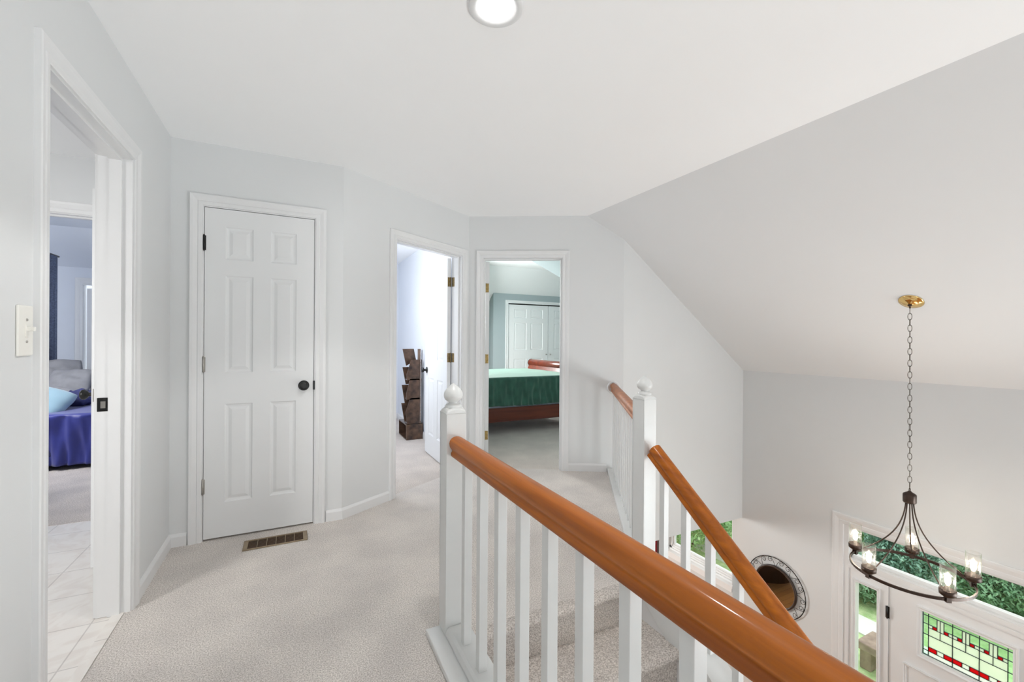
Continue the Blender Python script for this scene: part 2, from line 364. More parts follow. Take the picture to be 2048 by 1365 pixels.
def knob(mb, c, dirv, m=None, r=.026, reach=.06):
    d = Vector(dirv).normalized(); q = d.to_track_quat('Z', 'Y').to_matrix().to_4x4(); T = Matrix.Translation(c) @ q
    mb.lathe([(.0001, 0), (r*1.25, 0), (r*1.25, .004), (r*.95, .009), (r*.42, .012), (r*.38, reach*.45), (r*.7, reach*.55), (r, reach*.72), (r*1.02, reach*.85), (r*.8, reach*.97), (r*.45, reach), (.0001, reach*.985)], n=28, T=T, m=m)
def hinge_mb(c, h=.09, r=.0055, wings=None, T=None):
    mb = MB(); mb.lathe([(r, -h/2), (r, h/2)], c, 10, T=T); mb.lathe([(r*.9, h/2), (r*.4, h/2+.006)], c, 8, T=T); mb.lathe([(r*.4, -h/2-.006), (r*.9, -h/2)], c, 8, T=T)
    if wings:
        for a in wings: mb.box(*a, T=T)
    return mb
def baseboard(name, pts, label, h=.075, t=.013, z=0, ext=(0, 0)):
    """pts polyline; the room lies to the right-hand side of travel"""
    P = [Vector((x, y, 0)) for x, y in pts]; n = len(P); offs = []
    for i in range(n):
        ds = []
        if i > 0: ds.append((P[i]-P[i-1]).normalized())
        if i < n-1: ds.append((P[i+1]-P[i]).normalized())
        ns = [Vector((d.y, -d.x, 0)) for d in ds]; m_ = sum(ns, Vector()); m_ = m_.normalized(); offs.append(m_/max(.3, m_.dot(ns[0])))
    prof = [(0, 0), (t, 0), (t, h*.78), (t*.75, h*.86), (t*.35, h*.97), (0, h)]
    mb = MB(); mb.loft([[(P[i]+offs[i]*d)+Vector((0, 0, z+zz)) for d, zz in prof] for i in range(n)], None, False)
    return struct(mb.build(name, M['trim']), label, 'baseboard')

# ---------------------------------------------------------------- plan of the place (metres)
WA = -.662                     # face of the left wall
P1 = (WA, 3.21); P2 = (.298, 3.21); P3 = (1.504, 3.932); P5 = (2.798, 3.21); P6 = (4.54, 3.21)
CREASE = 2.4925; SL = .7402; H = 2.44; FL = -2.82; TW = .12; BACK = -3.0
roof = lambda a: H-SL*(a-CREASE)
TB = frame(P1, P2); TC = frame(P2, P3); TD = frame(P3, P5)      # y>0 is behind the wall face
D_at = lambda a: P3[1]+(a-P3[0])*(P5[1]-P3[1])/(P5[0]-P3[0])
# ---------------------------------------------------------------- floors
def floor_piece(poly, m, label, z0=-.3, z1=0, cat='floor'):
    mb = MB(); mb.prism(poly, z0, z1); return struct(mb.build('floor', m), label, cat)
NB = 1.71                      # top riser line
floor_piece([(WA-.02, BACK), (.66, BACK), (.66, NB+.03), (1.675, NB+.03), (1.71, 1.80), (2.735, 3.255), (P3[0]+.02, P3[1]+.06), (P2[0]-.02, P2[1]+.06), (WA-.02, P1[1]+.06)], M['carpet'], 'beige carpeted hallway floor with the landing at the top of the stairs', -.3, 0)
floor_piece([(WA-.0201, -.5), (WA-.0201, 3.92), (-2.6, 3.92), (-2.6, -.5)], M['tile'], 'cream marbled vinyl tile floor of the bathroom', -.3, -.002)
floor_piece([(-2.6, 3.9201), (-.05, 3.9201), (-.05, 8.62), (-3.2, 8.62), (-3.2, 3.9201)], M['carpet_room'], 'beige carpet of the bedroom with the blue bed', -.3, 0)
floor_piece([(-.0499, 3.2701), (P2[0]-.02, P2[1]+.0601), (P3[0]+.02, P3[1]+.0601), (2.735, 3.2551), (4.7, 3.2551), (4.7, 7.1), (6.5, 7.1), (6.5, 9.8), (1.51, 9.8), (1.51, 7.05), (-.0499, 7.05)], M['carpet_room'], 'beige carpet of the far bedrooms', -.3, 0)
floor_piece([(-1.5, BACK), (4.69, BACK), (4.69, 8), (-1.5, 8)], M['planks'], 'oak board floor of the entrance level', FL-.1, FL)
# ---------------------------------------------------------------- ceilings
mb = MB(); mb.prism([(WA-.06, BACK), (CREASE, BACK), (CREASE, D_at(CREASE)+.07), (P3[0], P3[1]+.07), (P2[0], P2[1]+.06), (WA-.06, P1[1]+.06)], H, H+.06)
struct(mb.build('ceiling', M['ceiling']), 'flat white ceiling over the hallway', 'ceiling')
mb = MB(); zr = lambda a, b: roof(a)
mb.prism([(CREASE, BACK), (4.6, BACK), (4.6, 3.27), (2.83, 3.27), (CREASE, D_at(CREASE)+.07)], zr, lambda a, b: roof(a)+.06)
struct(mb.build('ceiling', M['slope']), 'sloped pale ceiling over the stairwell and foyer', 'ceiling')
mb = MB(); mb.box(-2.6, WA-.0601, -.5, 3.86, 2.44, 2.5); struct(mb.build('ceiling', M['ceiling']), 'white bathroom ceiling', 'ceiling')
mb = MB(); mb.box(-.0, 1.56, 3.28, 7.05, 2.4401, 2.5); struct(mb.build('ceiling', M['ceiling']), 'white ceiling of the study with the dark bookshelf', 'ceiling')
for x0, x1, m, yb, lab in ((-3.2, -.05, 'blue_wall', 8.6, 'vaulted pale ceiling of the blue bedroom'), (1.56, 6.5, 'green_ceiling', 9.8, 'vaulted pale green ceiling of the far bedroom')):
    mb = MB(); y0 = 3.9 if x0 < 0 else 3.3
    mb.box(x0, min(x1, 4.8), y0, 7.88, 2.735, 2.8)
    if x0 > 0: mb.box(4.8, x1, 7.1, 7.88, 2.735, 2.8)
    f = lambda y: 2.735-.75*(y-7.88)
    mb.prism([(7.88, f(7.88)), (yb, f(yb)), (yb, f(yb)+.08), (7.88, f(7.88)+.065)], x0, x1, f=lambda a, b, c: (c, a, b))
    struct(mb.build('ceiling', M[m]), lab, 'ceiling')
# lower slope inside the far bedroom
mb = MB(); mb.prism([(2.815, 2.734), (4.699, 1.936), (4.699, 2.734)], 4.6, 6.0, f=lambda a, b, c: (a, c, b))
struct(mb.build('ceiling', M['green_wall']), 'dropped slope of the far bedroom ceiling at upper right', 'ceiling')

# ---------------------------------------------------------------- walls
A0, A1 = 1.775, 2.535          # bathroom door opening in the left wall
ZO = 2.052                     # opening head
TA = frame((WA, BACK), (WA, P1[1]))           # x runs +b, y>0 is behind (towards -a)
mb = MB(); wall_boxes(mb, TA, P1[1]-BACK+.12, 0, TW, 0, H, [(A0-.018-BACK, A1+.018-BACK, 0, ZO+.018)])
struct(mb.build('wall_left', M['wall']), 'grey-white wall at the left with the bathroom doorway', 'wall')
CL0, CL1 = .165, .780          # closet opening along TB (a=-.497 .. .118)
mb = MB(); wall_boxes(mb, TB, P2[0]-WA, 0, TW, 0, H, [(CL0-.018, CL1+.018, 0, ZO+.018)]); struct(mb.build('wall_closet', M['wall']), 'grey wall with the closed closet door', 'wall')
LC = (Vector((*P3, 0))-Vector((*P2, 0))).length; LD = (Vector((*P5, 0))-Vector((*P3, 0))).length
C0, C1 = .487, 1.290
D0, D1 = .143, .892
mb = MB(); wall_boxes(mb, TC, LC, 0, TW, 0, H, [(C0-.018, C1+.018, 0, 2.035+.018)]); struct(mb.build('wall_angled_left', M['wall']), 'angled wall with the study doorway', 'wall')
mb = MB(); wall_boxes(mb, TD, LD+.0, 0, TW, 0, H, [(D0-.018, D1+.018, 0, 2.035+.018)]); struct(mb.build('wall_angled_right', M['wall']), 'angled wall with the far bedroom doorway', 'wall')
mb = MB(); mb.box(P5[0]+.0, P6[0], P5[1], P5[1]+TW, -.745, 2.44); struct(mb.build('wall_stair', M['wall']), 'pale wall above the wide opening beyond the stairs', 'wall')
# front wall of the foyer with entry unit and living room window
U0, U1, UT = .60, 2.195, -.427
W0, W1, WZ0, WZ1 = 3.33, 4.31, -1.60, -.45
TF = frame((P6[0], 7), (P6[0], BACK))         # x runs -b, y>0 towards +a (outside)
mb = MB(); fx = lambda b: 7-b
wall_boxes(mb, TF, 10, 0, .16, FL, 1.2, [(fx(U1), fx(U0), FL, UT), (fx(W1), fx(W0), WZ0, WZ1)]); struct(mb.build('wall_front', M['wall']), 'pale wall of the foyer with the front door', 'wall')
# stairwell side wall under the near railing, living room walls
mb = MB(); mb.box(.545, .659, BACK, NB-.02, FL, -.3); struct(mb.build('wall_stairwell', M['wall']), 'wall below the near railing', 'wall')
mb = MB(); mb.box(-1.5, 4.54, 7.0, 7.12, FL, -.3); mb.box(-1.62, -1.5, BACK, 7.12, FL, -.3); struct(mb.build('wall_living', M['wall']), 'living room walls below the landing', 'wall')
mb = MB(); mb.box(WA-.12, 4.69, BACK-.12, BACK, FL, 2.5); struct(mb.build('wall_back', M['wall']), 'wall behind the photographer', 'wall')
# bathroom walls
TBI = frame((-2.6, 3.85), (WA-TW, 3.85)); I0, I1 = -1.745+2.6, -.985+2.6
mb = MB(); wall_boxes(mb, TBI, 2.6+WA-TW, 0, .11, 0, 2.75, [(I0-.018, I1+.018, 0, ZO+.018)]); mb.box(-2.72, -2.6, -.5, 3.96, 0, 2.5); mb.box(-2.72, WA-TW, -.62, -.5, 0, 2.5)
struct(mb.build('wall_bathroom', M['wall']), 'white bathroom walls seen through the left doorway', 'wall')
# blue bedroom walls
mb = MB(); mb.box(-3.17, -3.05, 3.96, 8.5, 0, 2.735); mb.box(-3.17, -2.7, 3.85, 3.96, 0, 2.735); mb.box(-.05, .0, 3.34, 8.6, 0, 2.735)
Tq = frame((-3.17, 8.5), (0, 8.5)); wall_boxes(mb, Tq, 3.17, 0, .12, 0, 2.4, [(3.17-2.775, 3.17-1.2, 0, 2.035)])
mb.box(-2.9, -1.1, 9.0, 9.1, 0, 2.3); struct(mb.build('wall_blue_bedroom', M['blue_wall']), 'pale blue bedroom walls seen through the bathroom', 'wall')
# study walls
mb = MB(); mb.box(1.46, 1.51, 3.99, 7.05, 0, 2.44); mb.box(.0, 1.46, 6.93, 7.05, 0, 2.44); struct(mb.build('wall_study', M['study_wall']), 'pale blue-grey study walls behind the bookshelf', 'wall')
# far bedroom walls
mb = MB(); mb.box(1.5101, 1.56, 4.02, 9.8, 0, 2.735); mb.box(6.38, 6.5, 7.1, 9.8, 0, 2.735); mb.box(4.7, 4.8, 3.3301, 7.2, 0, 2.735); mb.box(4.8, 6.38, 7.1, 7.2, 0, 2.735); mb.box(1.56, 6.5, 9.68, 9.8, 0, 1.6)
mb.box(2.83, 4.7, 3.3301, 3.45, 0, 2.735); mb.box(1.56, 2.83, 3.34, 3.4, H+.062, 2.735); 
mb.prism([(8.5, 0), (9.68, 0), (9.68, 1.37), (8.5, 2.265)], 3.81, 3.92, f=lambda y, z, x: (x, y, z))
Tg = frame((3.92, 8.5), (6.4, 8.5)); wall_boxes(mb, Tg, 2.46, 0, .12, 0, 2.265, [(4.165-3.92, 6.225-3.92, 0, 2.06)]); mb.box(3.93, 6.38, 9.1, 9.2, 0, 1.8)
struct(mb.build('wall_far_bedroom', M['green_wall']), 'pale green bedroom walls around the closet', 'wall')
# ---------------------------------------------------------------- baseboards
baseboard('baseboard_left', [(WA, A1+CAS_W+.006), P1, (WA+CL0-.078, P1[1])], 'white baseboard of the left corner')
baseboard('baseboard_closet', [(WA+CL1+.078, P2[1]), P2, tuple((TC @ Vector((C0-.072, 0, 0))).xy)], 'white baseboard right of the closet door')
baseboard('baseboard_angled_right', [tuple((TD @ Vector((D1+.072, 0, 0))).xy), tuple((TD @ Vector((LD-.155, 0, 0))).xy)], 'white baseboard right of the far bedroom doorway')
baseboard('baseboard_angled_left', [tuple((TC @ Vector((C1+.072, 0, 0))).xy), P3, tuple((TD @ Vector((D0-.072, 0, 0))).xy)], 'white baseboard between the two angled doorways')
baseboard('baseboard_near_left', [(WA, BACK), (WA, A0-CAS_W-.006)], 'white baseboard left of the bathroom doorway')
baseboard('baseboard_study', [(.0, 6.93), (1.46, 6.93), (1.46, 4.0)], 'white baseboard behind the bookshelf', .09)
baseboard('baseboard_far_bedroom', [(3.81, 9.6), (3.81, 8.5), (4.10, 8.5)], 'white baseboard beside the closet of the far bedroom')

# ---------------------------------------------------------------- doors and doorways
# 1 closet door
d = struct(thing('door_1', None, None, (WA+CL0, P1[1], 0)), 'closed white six-panel closet door above the floor vent', 'door')
mb = MB(); casing(mb, TB, CL0-.006, CL1+.006, ZO+.006); jamb(mb, TB, CL0, CL1, ZO, -.0005, TW, (.037, .07)); mb.build('door_frame', M['trim'], d)
mb = MB(); cols, rows = six_panel(.609); panel_leaf(mb, frame((WA+CL0+.003, P1[1]-.0005), (WA+CL1, P1[1]-.0005)), .609, 2.036, .034, cols, rows, 0, .012); leaf = mb.build('door_leaf', M['door'], d)
mb = MB(); knob(mb, (.056, P1[1]-.0005, .935), (0, -1, 0), None, .027, .062); tag(mb.build('door_knob', M['black'], leaf), 'black round knob')
mb = MB(); mb.box(.112, .1235, P1[1]-.006, P1[1]-.001, .905, .965); mb.build('latch_plate', M['black'], d, bevel=.002)
for z in (1.83, 1.085, .336): tag(hinge_mb((WA+CL0+.0005, P1[1]-.007, z), wings=[(WA+CL0-.004, WA+CL0+.010, P1[1]-.003, P1[1]-.0008, z-.045, z+.045)]).build('hinge', M['black'] if z > 1.2 else M['steel'], d), 'small door hinge')
mb = MB(); mb.box(WA+.0, P2[0], 3.86, 3.92, 0, 2.44); mb.box(P2[0], .36, 3.4, 3.9, 0, 2.44); struct(mb.build('wall_closet_inside', M['wall']), 'inner closet walls behind the closed door', 'wall')

# 2 bathroom doorway (leaf swung away out of view)
d = struct(thing('door_2', None, None, (WA, A0, 0)), 'open white doorway to the bathroom in the left wall', 'doorway')
mb = MB(); casing(mb, TA, A0-.006-BACK, A1+.006-BACK, ZO+.006); jamb(mb, TA, A0-BACK, A1-BACK, ZO, -.0005, TW+.0005, (.035, .078))
casing(mb, Matrix.Translation((-TW, 0, 0)) @ TA, A0-.006-BACK, A1+.006-BACK, ZO+.006, 1); mb.build('door_frame', M['trim'], d)
mb = MB(); mb.box(-.780, -.742, A1-.0025, A1+.001, .917, .978); sp = mb.build('strike_plate', M['black'], d, bevel=.006)
mb = MB(); mb.box(-.767, -.750, A1-.0045, A1-.001, .932, .962); tag(mb.build('latch_hole', M['steel'], sp), 'bright latch opening')
mb = MB(); mb.box(WA-.062, WA-.021, A0, A1, -.002, .0035); struct(mb.build('trim_1', M['tile']), 'cream threshold strip between tile and carpet', 'threshold')

# 8 inner bathroom doorway with open leaf
d = struct(thing('door_8', None, None, (-1.0, 3.85, 0)), 'open white door between the bathroom and the blue bedroom', 'door')
mb = MB(); casing(mb, TBI, I0-.006, I1+.006, ZO+.006, -1, 0, .075); jamb(mb, TBI, I0, I1, ZO, -.0005, .11, (.04, .07)); mb.build('door_frame', M['trim'], d)
mb = MB(); cols, rows = six_panel(.745); TL = frame((-.962, 3.83), (-.972, 3.085)); panel_leaf(mb, TL, .745, 2.035, .034, cols, rows, 0, .01); lf = mb.build('door_leaf', M['door'], d)
mb = MB(); knob(mb, TL @ Vector((.685, 0, .935)), TL.to_3x3() @ Vector((0, -1, 0)), None, .028, .065); tag(mb.build('door_knob', M['black'], lf), 'black round knob')
mb = MB(); mb.box(.7445, .7462, .006, .028, .90, .97, None, TL); tag(mb.build('latch_plate', M['steel'], lf), 'thin latch plate on the door edge')

# 3 study door, open
d = struct(thing('door_3', None, None, tuple(TC @ Vector((C0, 0, 0)))), 'open white six-panel study door with brass hinges', 'door')
mb = MB(); casing(mb, TC, C0-.006, C1+.006, 2.041); jamb(mb, TC, C0, C1, 2.035, -.0005, TW, (.03, .075)); mb.build('door_frame', M['trim'], d)
hp = TC @ Vector((C1-.004, TW+.004, 0)); TL = frame(hp.xy, (hp.x-.003, hp.y+.75)); 
mb = MB(); cols, rows = six_panel(.755); panel_leaf(mb, TL, .755, 2.015, .035, cols, rows, .002, .012); lf = mb.build('door_leaf', M['door'], d)
for s_ in (1,):
    mb = MB(); knob(mb, TL @ Vector((.692, .035, .915)), TL.to_3x3() @ Vector((0, 1, 0)), None, .028, .062); tag(mb.build('door_knob', M['black'], lf), 'black round knob')
for z in (1.80, 1.075, .30):
    mb = MB(); mb.lathe([(.006, -.046), (.006, .046)], (hp.x-.004, hp.y-.004, z), 10)
    mb.box(-.0015, .002, .004, .034, z-.044, z+.044, None, TL); mb.box(C1-.0015, C1+.001, TW-.036, TW-.004, z-.044, z+.044, None, TC)
    tag(mb.build('hinge', M['brass_dark'], d, bevel=.001), 'aged brass hinge')

# 4 far bedroom door, open
d = struct(thing('door_4', None, None, tuple(TD @ Vector((D0, 0, 0)))), 'white doorway of the far bedroom, its door swung fully inward', 'door')
mb = MB(); casing(mb, TD, D0-.006, D1+.006, 2.041); jamb(mb, TD, D0, D1, 2.035, -.0005, TW, (.03, .075)); mb.build('door_frame', M['trim'], d)
hp = TD @ Vector((D0+.006, TW+.004, 0)); TL = frame(hp.xy, (hp.x+.273, hp.y+.68))
mb = MB(); cols, rows = six_panel(.73); panel_leaf(mb, TL @ Matrix.Translation((0, -.0355, 0)), .73, 2.015, .035, cols, rows, .002, .012); mb.build('door_leaf', M['door'], d)
for z in (1.765, 1.06, .30):
    mb = MB(); mb.box(-.001, .0018, -.030, -.003, z-.044, z+.044, None, TL); mb.lathe([(.006, -.046), (.006, .046)], (hp.x-.003, hp.y-.006, z), 10)
    tag(mb.build('hinge', M['brass'], d, bevel=.001), 'brass hinge')

# 5 sliding closet doors in far bedroom
d = struct(thing('door_5', None, None, (4.165, 8.5, 0)), 'white six-panel closet doors at the back of the far bedroom', 'closet doors')
Tg = frame((4.165, 8.5), (6.3, 8.5))
mb = MB(); casing(mb, Tg, 0, 2.06, 2.06, -1); mb.build('door_frame', M['closet_white'], d)
mb = MB(); mb.box(0, 2.06, .0, .06, 2.045, 2.06, None, Tg); tag(mb.build('door_track', M['black'], d), 'dark sliding track')
for k, (x0, y0) in enumerate(((.002, .012), (1.036, .012))):
    mb = MB(); cols, rows = [(.15, .46), (.57, .88)], [(.215, .825), (1.02, 1.625), (1.725, 1.928)]
    panel_leaf(mb, Tg @ Matrix.Translation((x0, y0, 0)), 1.022, 2.02, .03, cols, rows, 0, .015); lf = mb.build('door_leaf', M['closet_white'], d)
    mb = MB(); knob(mb, Tg @ Vector((x0+(.975 if k == 0 else .05), y0, .93)), (0, -1, 0), None, .014, .03); tag(mb.build('door_knob', M['steel'], lf), 'small grey knob')

# 6 closet in blue bedroom
d = struct(thing('door_6', None, None, (-2.775, 8.5, 0)), 'white closet doorway at the back of the blue bedroom', 'closet door')
Tb = frame((-2.775, 8.5), (-1.2, 8.5))
mb = MB(); casing(mb, Tb, 0, 1.575, 2.035, -1, 0, .085); jamb(mb, Tb, .001, 1.57, 2.02, 0, .1); mb.build('door_frame', M['door'], d)
mb = MB(); mb.box(.03, .80, .04, .07, .01, 1.97, None, Tb); mb.build('door_leaf', M['door'], d)

# ---------------------------------------------------------------- entry door unit (7)
d = struct(thing('door_7', None, None, (4.54, 1.4, FL)), 'white front door with stained glass, sidelight and transom window', 'front door')
X0, X1 = 4.54, 4.69
TE = frame((4.54, U1), (4.54, U0))            # x runs -b from the left edge of the unit, y>0 outwards
ul = U1-U0; u = lambda b: U1-b
mb = MB(); casing(mb, TE, 0, ul, UT, -1, FL, .092)
mb.box(0, .04, 0, .15, FL, UT, None, TE); mb.box(ul-.04, ul, 0, .15, FL, UT, None, TE); mb.box(.04, ul-.04, 0, .15, UT-.012, UT, None, TE)
mb.build('door_frame', M['trim'], d)
mb = MB(); mb.box(.04, ul-.04, .0, .14, -.812, -.715, None, TE); mb.box(.04, ul-.04, -.008, .0, -.765, -.728, None, TE); mb.box(.04, ul-.04, -.004, .0, -.80, -.78, None, TE)
for a, b in ((0.04, .055), (ul-.055, ul-.04)): mb.box(a, b, .03, .07, -.715, -.439, None, TE)
mb.box(.04, ul-.04, .03, .07, -.715, -.690, None, TE); mb.box(.04, ul-.04, .03, .07, -.455, -.439, None, TE); mb.build('transom_bar', M['trim'], d)
mb = MB(); mb.box(.055, ul-.055, .048, .052, -.690, -.455, None, TE); tag(mb.build('transom_pane', M['glass'], d), 'long transom pane')
for s0, s1 in ((.04, u(1.87)), (u(.925), ul-.04)):
    g0, g1 = (s0+.055, s1-.07) if s0 < .1 else (s0+.07, s1-.055)
    mb = MB(); wall_boxes(mb, TE, s1, .01, .06, FL, -.812, [(g0, g1, -2.50, -.915)], s0)
    casing(mb, TE @ Matrix.Translation((0, .01, 0)), g0, g1, -.915, -1, -2.50, .026, True); mb.build('sidelight_panel', M['trim'], d)
    mb = MB(); mb.box(g0, g1, .033, .037, -2.50, -.915, None, TE); tag(mb.build('sidelight_pane', M['glass'], d), 'narrow side pane')
# leaf with stained glass
L0, L1 = u(1.855), u(.94); G0, G1, GZ0, GZ1 = u(1.640), u(1.140), -1.270, -.920
mb = MB(); mb.box(L0-.015, L0-.003, .0, .1, FL, -.812, None, TE); mb.box(L1+.003, L1+.015, 0, .1, FL, -.812, None, TE); mb.build('door_jamb', M['trim'], d)
mb = MB(); wall_boxes(mb, TE, L1, .012, .055, FL+.02, -.816, [(G0, G1, GZ0, GZ1)], L0)
casing(mb, TE @ Matrix.Translation((0, .012, 0)), G0, G1, GZ1, -1, GZ0, .03, True)
for a, b in ((L0+.12, (L0+L1)/2-.05), ((L0+L1)/2+.05, L1-.12)):
    for za, zb in ((-2.0, -1.43), (-2.62, -2.12)): casing(mb, TE @ Matrix.Translation((0, .012, 0)), a, b, zb, -1, za, .02, True)
leaf = mb.build('door_leaf', M['trim'], d)
for z in (-1.055, -1.8, -2.55): tag(hinge_mb((4.533, 1.862, z), .1, .006, [(4.5375, 4.5395, 1.847, 1.875, z-.05, z+.05)]).build('hinge', M['black'], d), 'black hinge')
mb = MB(); knob(mb, (4.552, 1.01, -1.85), (-1, 0, 0), None, .028, .06); tag(mb.build('door_knob', M['black'], leaf), 'black round knob')
mb = MB(); mb.box(G0+.004, G1-.004, .030, .034, GZ0+.002, GZ1-.002, None, TE)
# stained glass: panes by kind
XV = [1.638, 1.605, 1.462, 1.315, 1.170, 1.142]; XS = [(1.553, 1.534, 1.512), (1.408, 1.388, 1.367), (1.264, 1.244, 1.221)]
ZV = [-.922, -.952, -1.019, -1.043, -1.105, -1.197, -1.232, -1.268]
panes = {'c': MB(), 't': MB(), 'r': MB()}; came = MB()
def pane(k, b0, b1, z1, z0): panes[k].box(u(b0), u(b1), .030, .033, z0, z1, None, TE)
def hv(b, z1, z0, w_=.0035): came.box(u(b)-w_/2, u(b)+w_/2, .027, .036, z0, z1, None, TE)
def hh(b0, b1, z, w_=.0035): came.box(u(b0), u(b1), .027, .036, z-w_/2, z+w_/2, None, TE)
for i, b in enumerate(XV): hv(b, ZV[0], ZV[-1], .005 if i in (0, 5) else .004)
for z in (ZV[0], ZV[1], ZV[4], ZV[7]): hh(XV[0], XV[5], z, .004)
hh(XV[0], XV[1], ZV[2]); hh(XV[4], XV[5], ZV[2]); hh(XV[0], XV[1], ZV[6]); hh(XV[4], XV[5], ZV[6]); hh(XV[1], XV[4], ZV[5]); hh(XV[1], XV[4], ZV[6])
for a, b, s_ in ((XV[0], XV[1], 0), (XV[4], XV[5], 1)):
    for z1, z0 in ((ZV[0], ZV[1]), (ZV[1], ZV[2]), (ZV[2], ZV[4]), (ZV[4], ZV[6]), (ZV[6], ZV[7])): pane('c', a, b, z1, z0)
for k in range(3):
    a, b = XV[1+k], XV[2+k]; s1, s2, s3 = XS[k]
    pane('c', a, b, ZV[0], ZV[1])
    for s_ in (s1, s3): hv(s_, ZV[1], ZV[3])
    hv(s2, ZV[1], ZV[4]); pane('t', s1, s2, ZV[1], ZV[3]); pane('t', s2, s3, ZV[1], ZV[3])
    pane('c', a, s1, ZV[1], ZV[2]); pane('c', s3, b, ZV[1], ZV[2]); hh(a, s1, ZV[2]); hh(s3, b, ZV[2])
    r0 = s1+.026; pane('r', r0, s1, ZV[2], ZV[3]); pane('t', a, r0, ZV[2], ZV[3]); hv(r0, ZV[2], ZV[3])
    r1 = s3-.026; pane('r', s3, r1, ZV[2], ZV[3]); pane('t', r1, b, ZV[2], ZV[3]); hv(r1, ZV[2], ZV[3])
    hh(a, b, ZV[3]); pane('t', a, s2, ZV[3], ZV[4]); pane('t', s2, b, ZV[3], ZV[4])
    pane('t', a, b, ZV[4], ZV[5])
    if k == 0: pane('r', a, s1, ZV[5], ZV[6])
    else: pane('r', a, s1, ZV[5], ZV[6])
    pane('t', s1, s3, ZV[5], ZV[6]); hv(s1, ZV[5], ZV[6]); hv(s3, ZV[5], ZV[6]); pane('r', s3, b, ZV[5], ZV[6])
    pane('t', a, b, ZV[6], ZV[7])
cm = came.build('lead_came', M['lead'], leaf)
tag(panes['c'].build('clear_glass', M['sg_clear'], leaf), 'clear green-tinted glass'); tag(panes['t'].build('textured_glass', M['sg_text'], leaf), 'pale rippled glass'); tag(panes['r'].build('red_glass', M['sg_red'], leaf), 'red glass blocks')

# living room window
d = struct(thing('window_1', None, None, (4.54, (W0+W1)/2, WZ0)), 'white window of the room beyond, showing a green bush', 'window')
TW1 = frame((4.54, W1), (4.54, W0)); ww = W1-W0
mb = MB(); 
for a, b, c, e in ((0, .035, WZ0+.028, WZ1), (ww-.035, ww, WZ0+.028, WZ1), (0.035, ww-.035, WZ1-.04, WZ1)): mb.box(a, b, .05, .12, c, e, None, TW1)
for i, (zz, dd) in enumerate(((.05, .0), (.07, .02), (.09, .035), (.105, .05))): mb.box(0, ww, .03+dd, .12, WZ0+zz-.022, WZ0+zz, None, TW1)
mb.box(.035, .06, .075, .11, WZ0+.105, WZ1-.04, None, TW1); mb.box(ww-.06, ww-.035, .075, .11, WZ0+.105, WZ1-.04, None, TW1); mb.build('window_frame', M['vinyl'], d)
mb = MB(); mb.box(-.03, ww+.02, -.03, .06, WZ0-.0, WZ0+.028, None, TW1); mb.box(-.01, ww, -.012, -.0005, WZ0-.055, WZ0, None, TW1); mb.build('window_sill', M['vinyl'], d)
mb = MB(); mb.box(.06, ww-.06, .09, .094, WZ0+.105, WZ1-.04, None, TW1); tag(mb.build('window_pane', M['glass'], d), 'clear pane')
mb = MB(); n = 40; mb.loft([[(4.50-.018*math.sin(i*1.1)-.012, 4.44+.32*i/n, z) for i in range(n+1)] for z in (-2.6, -1.5, -.42)], None, True, False, False)
mb.loft([[(4.506-.018*math.sin(i*1.1)-.012, 4.44+.32*i/n, z) for i in range(n+1)] for z in (-2.6, -1.5, -.42)], None, True, False, False)
tag(mb.build('curtain', M['red_curtain']), 'dark red cloth hanging beyond the far newel post, left of the low window', 'curtain')
mb = MB(); mb.tube([(4.47, 4.40, -.42), (4.47, 4.80, -.42)], .01, 8); mb.box(4.47, 4.541, 4.70, 4.715, -.43, -.41); tag(mb.build('curtain_rod', M['black']), 'short black rod carrying the dark red cloth', 'curtain rod')

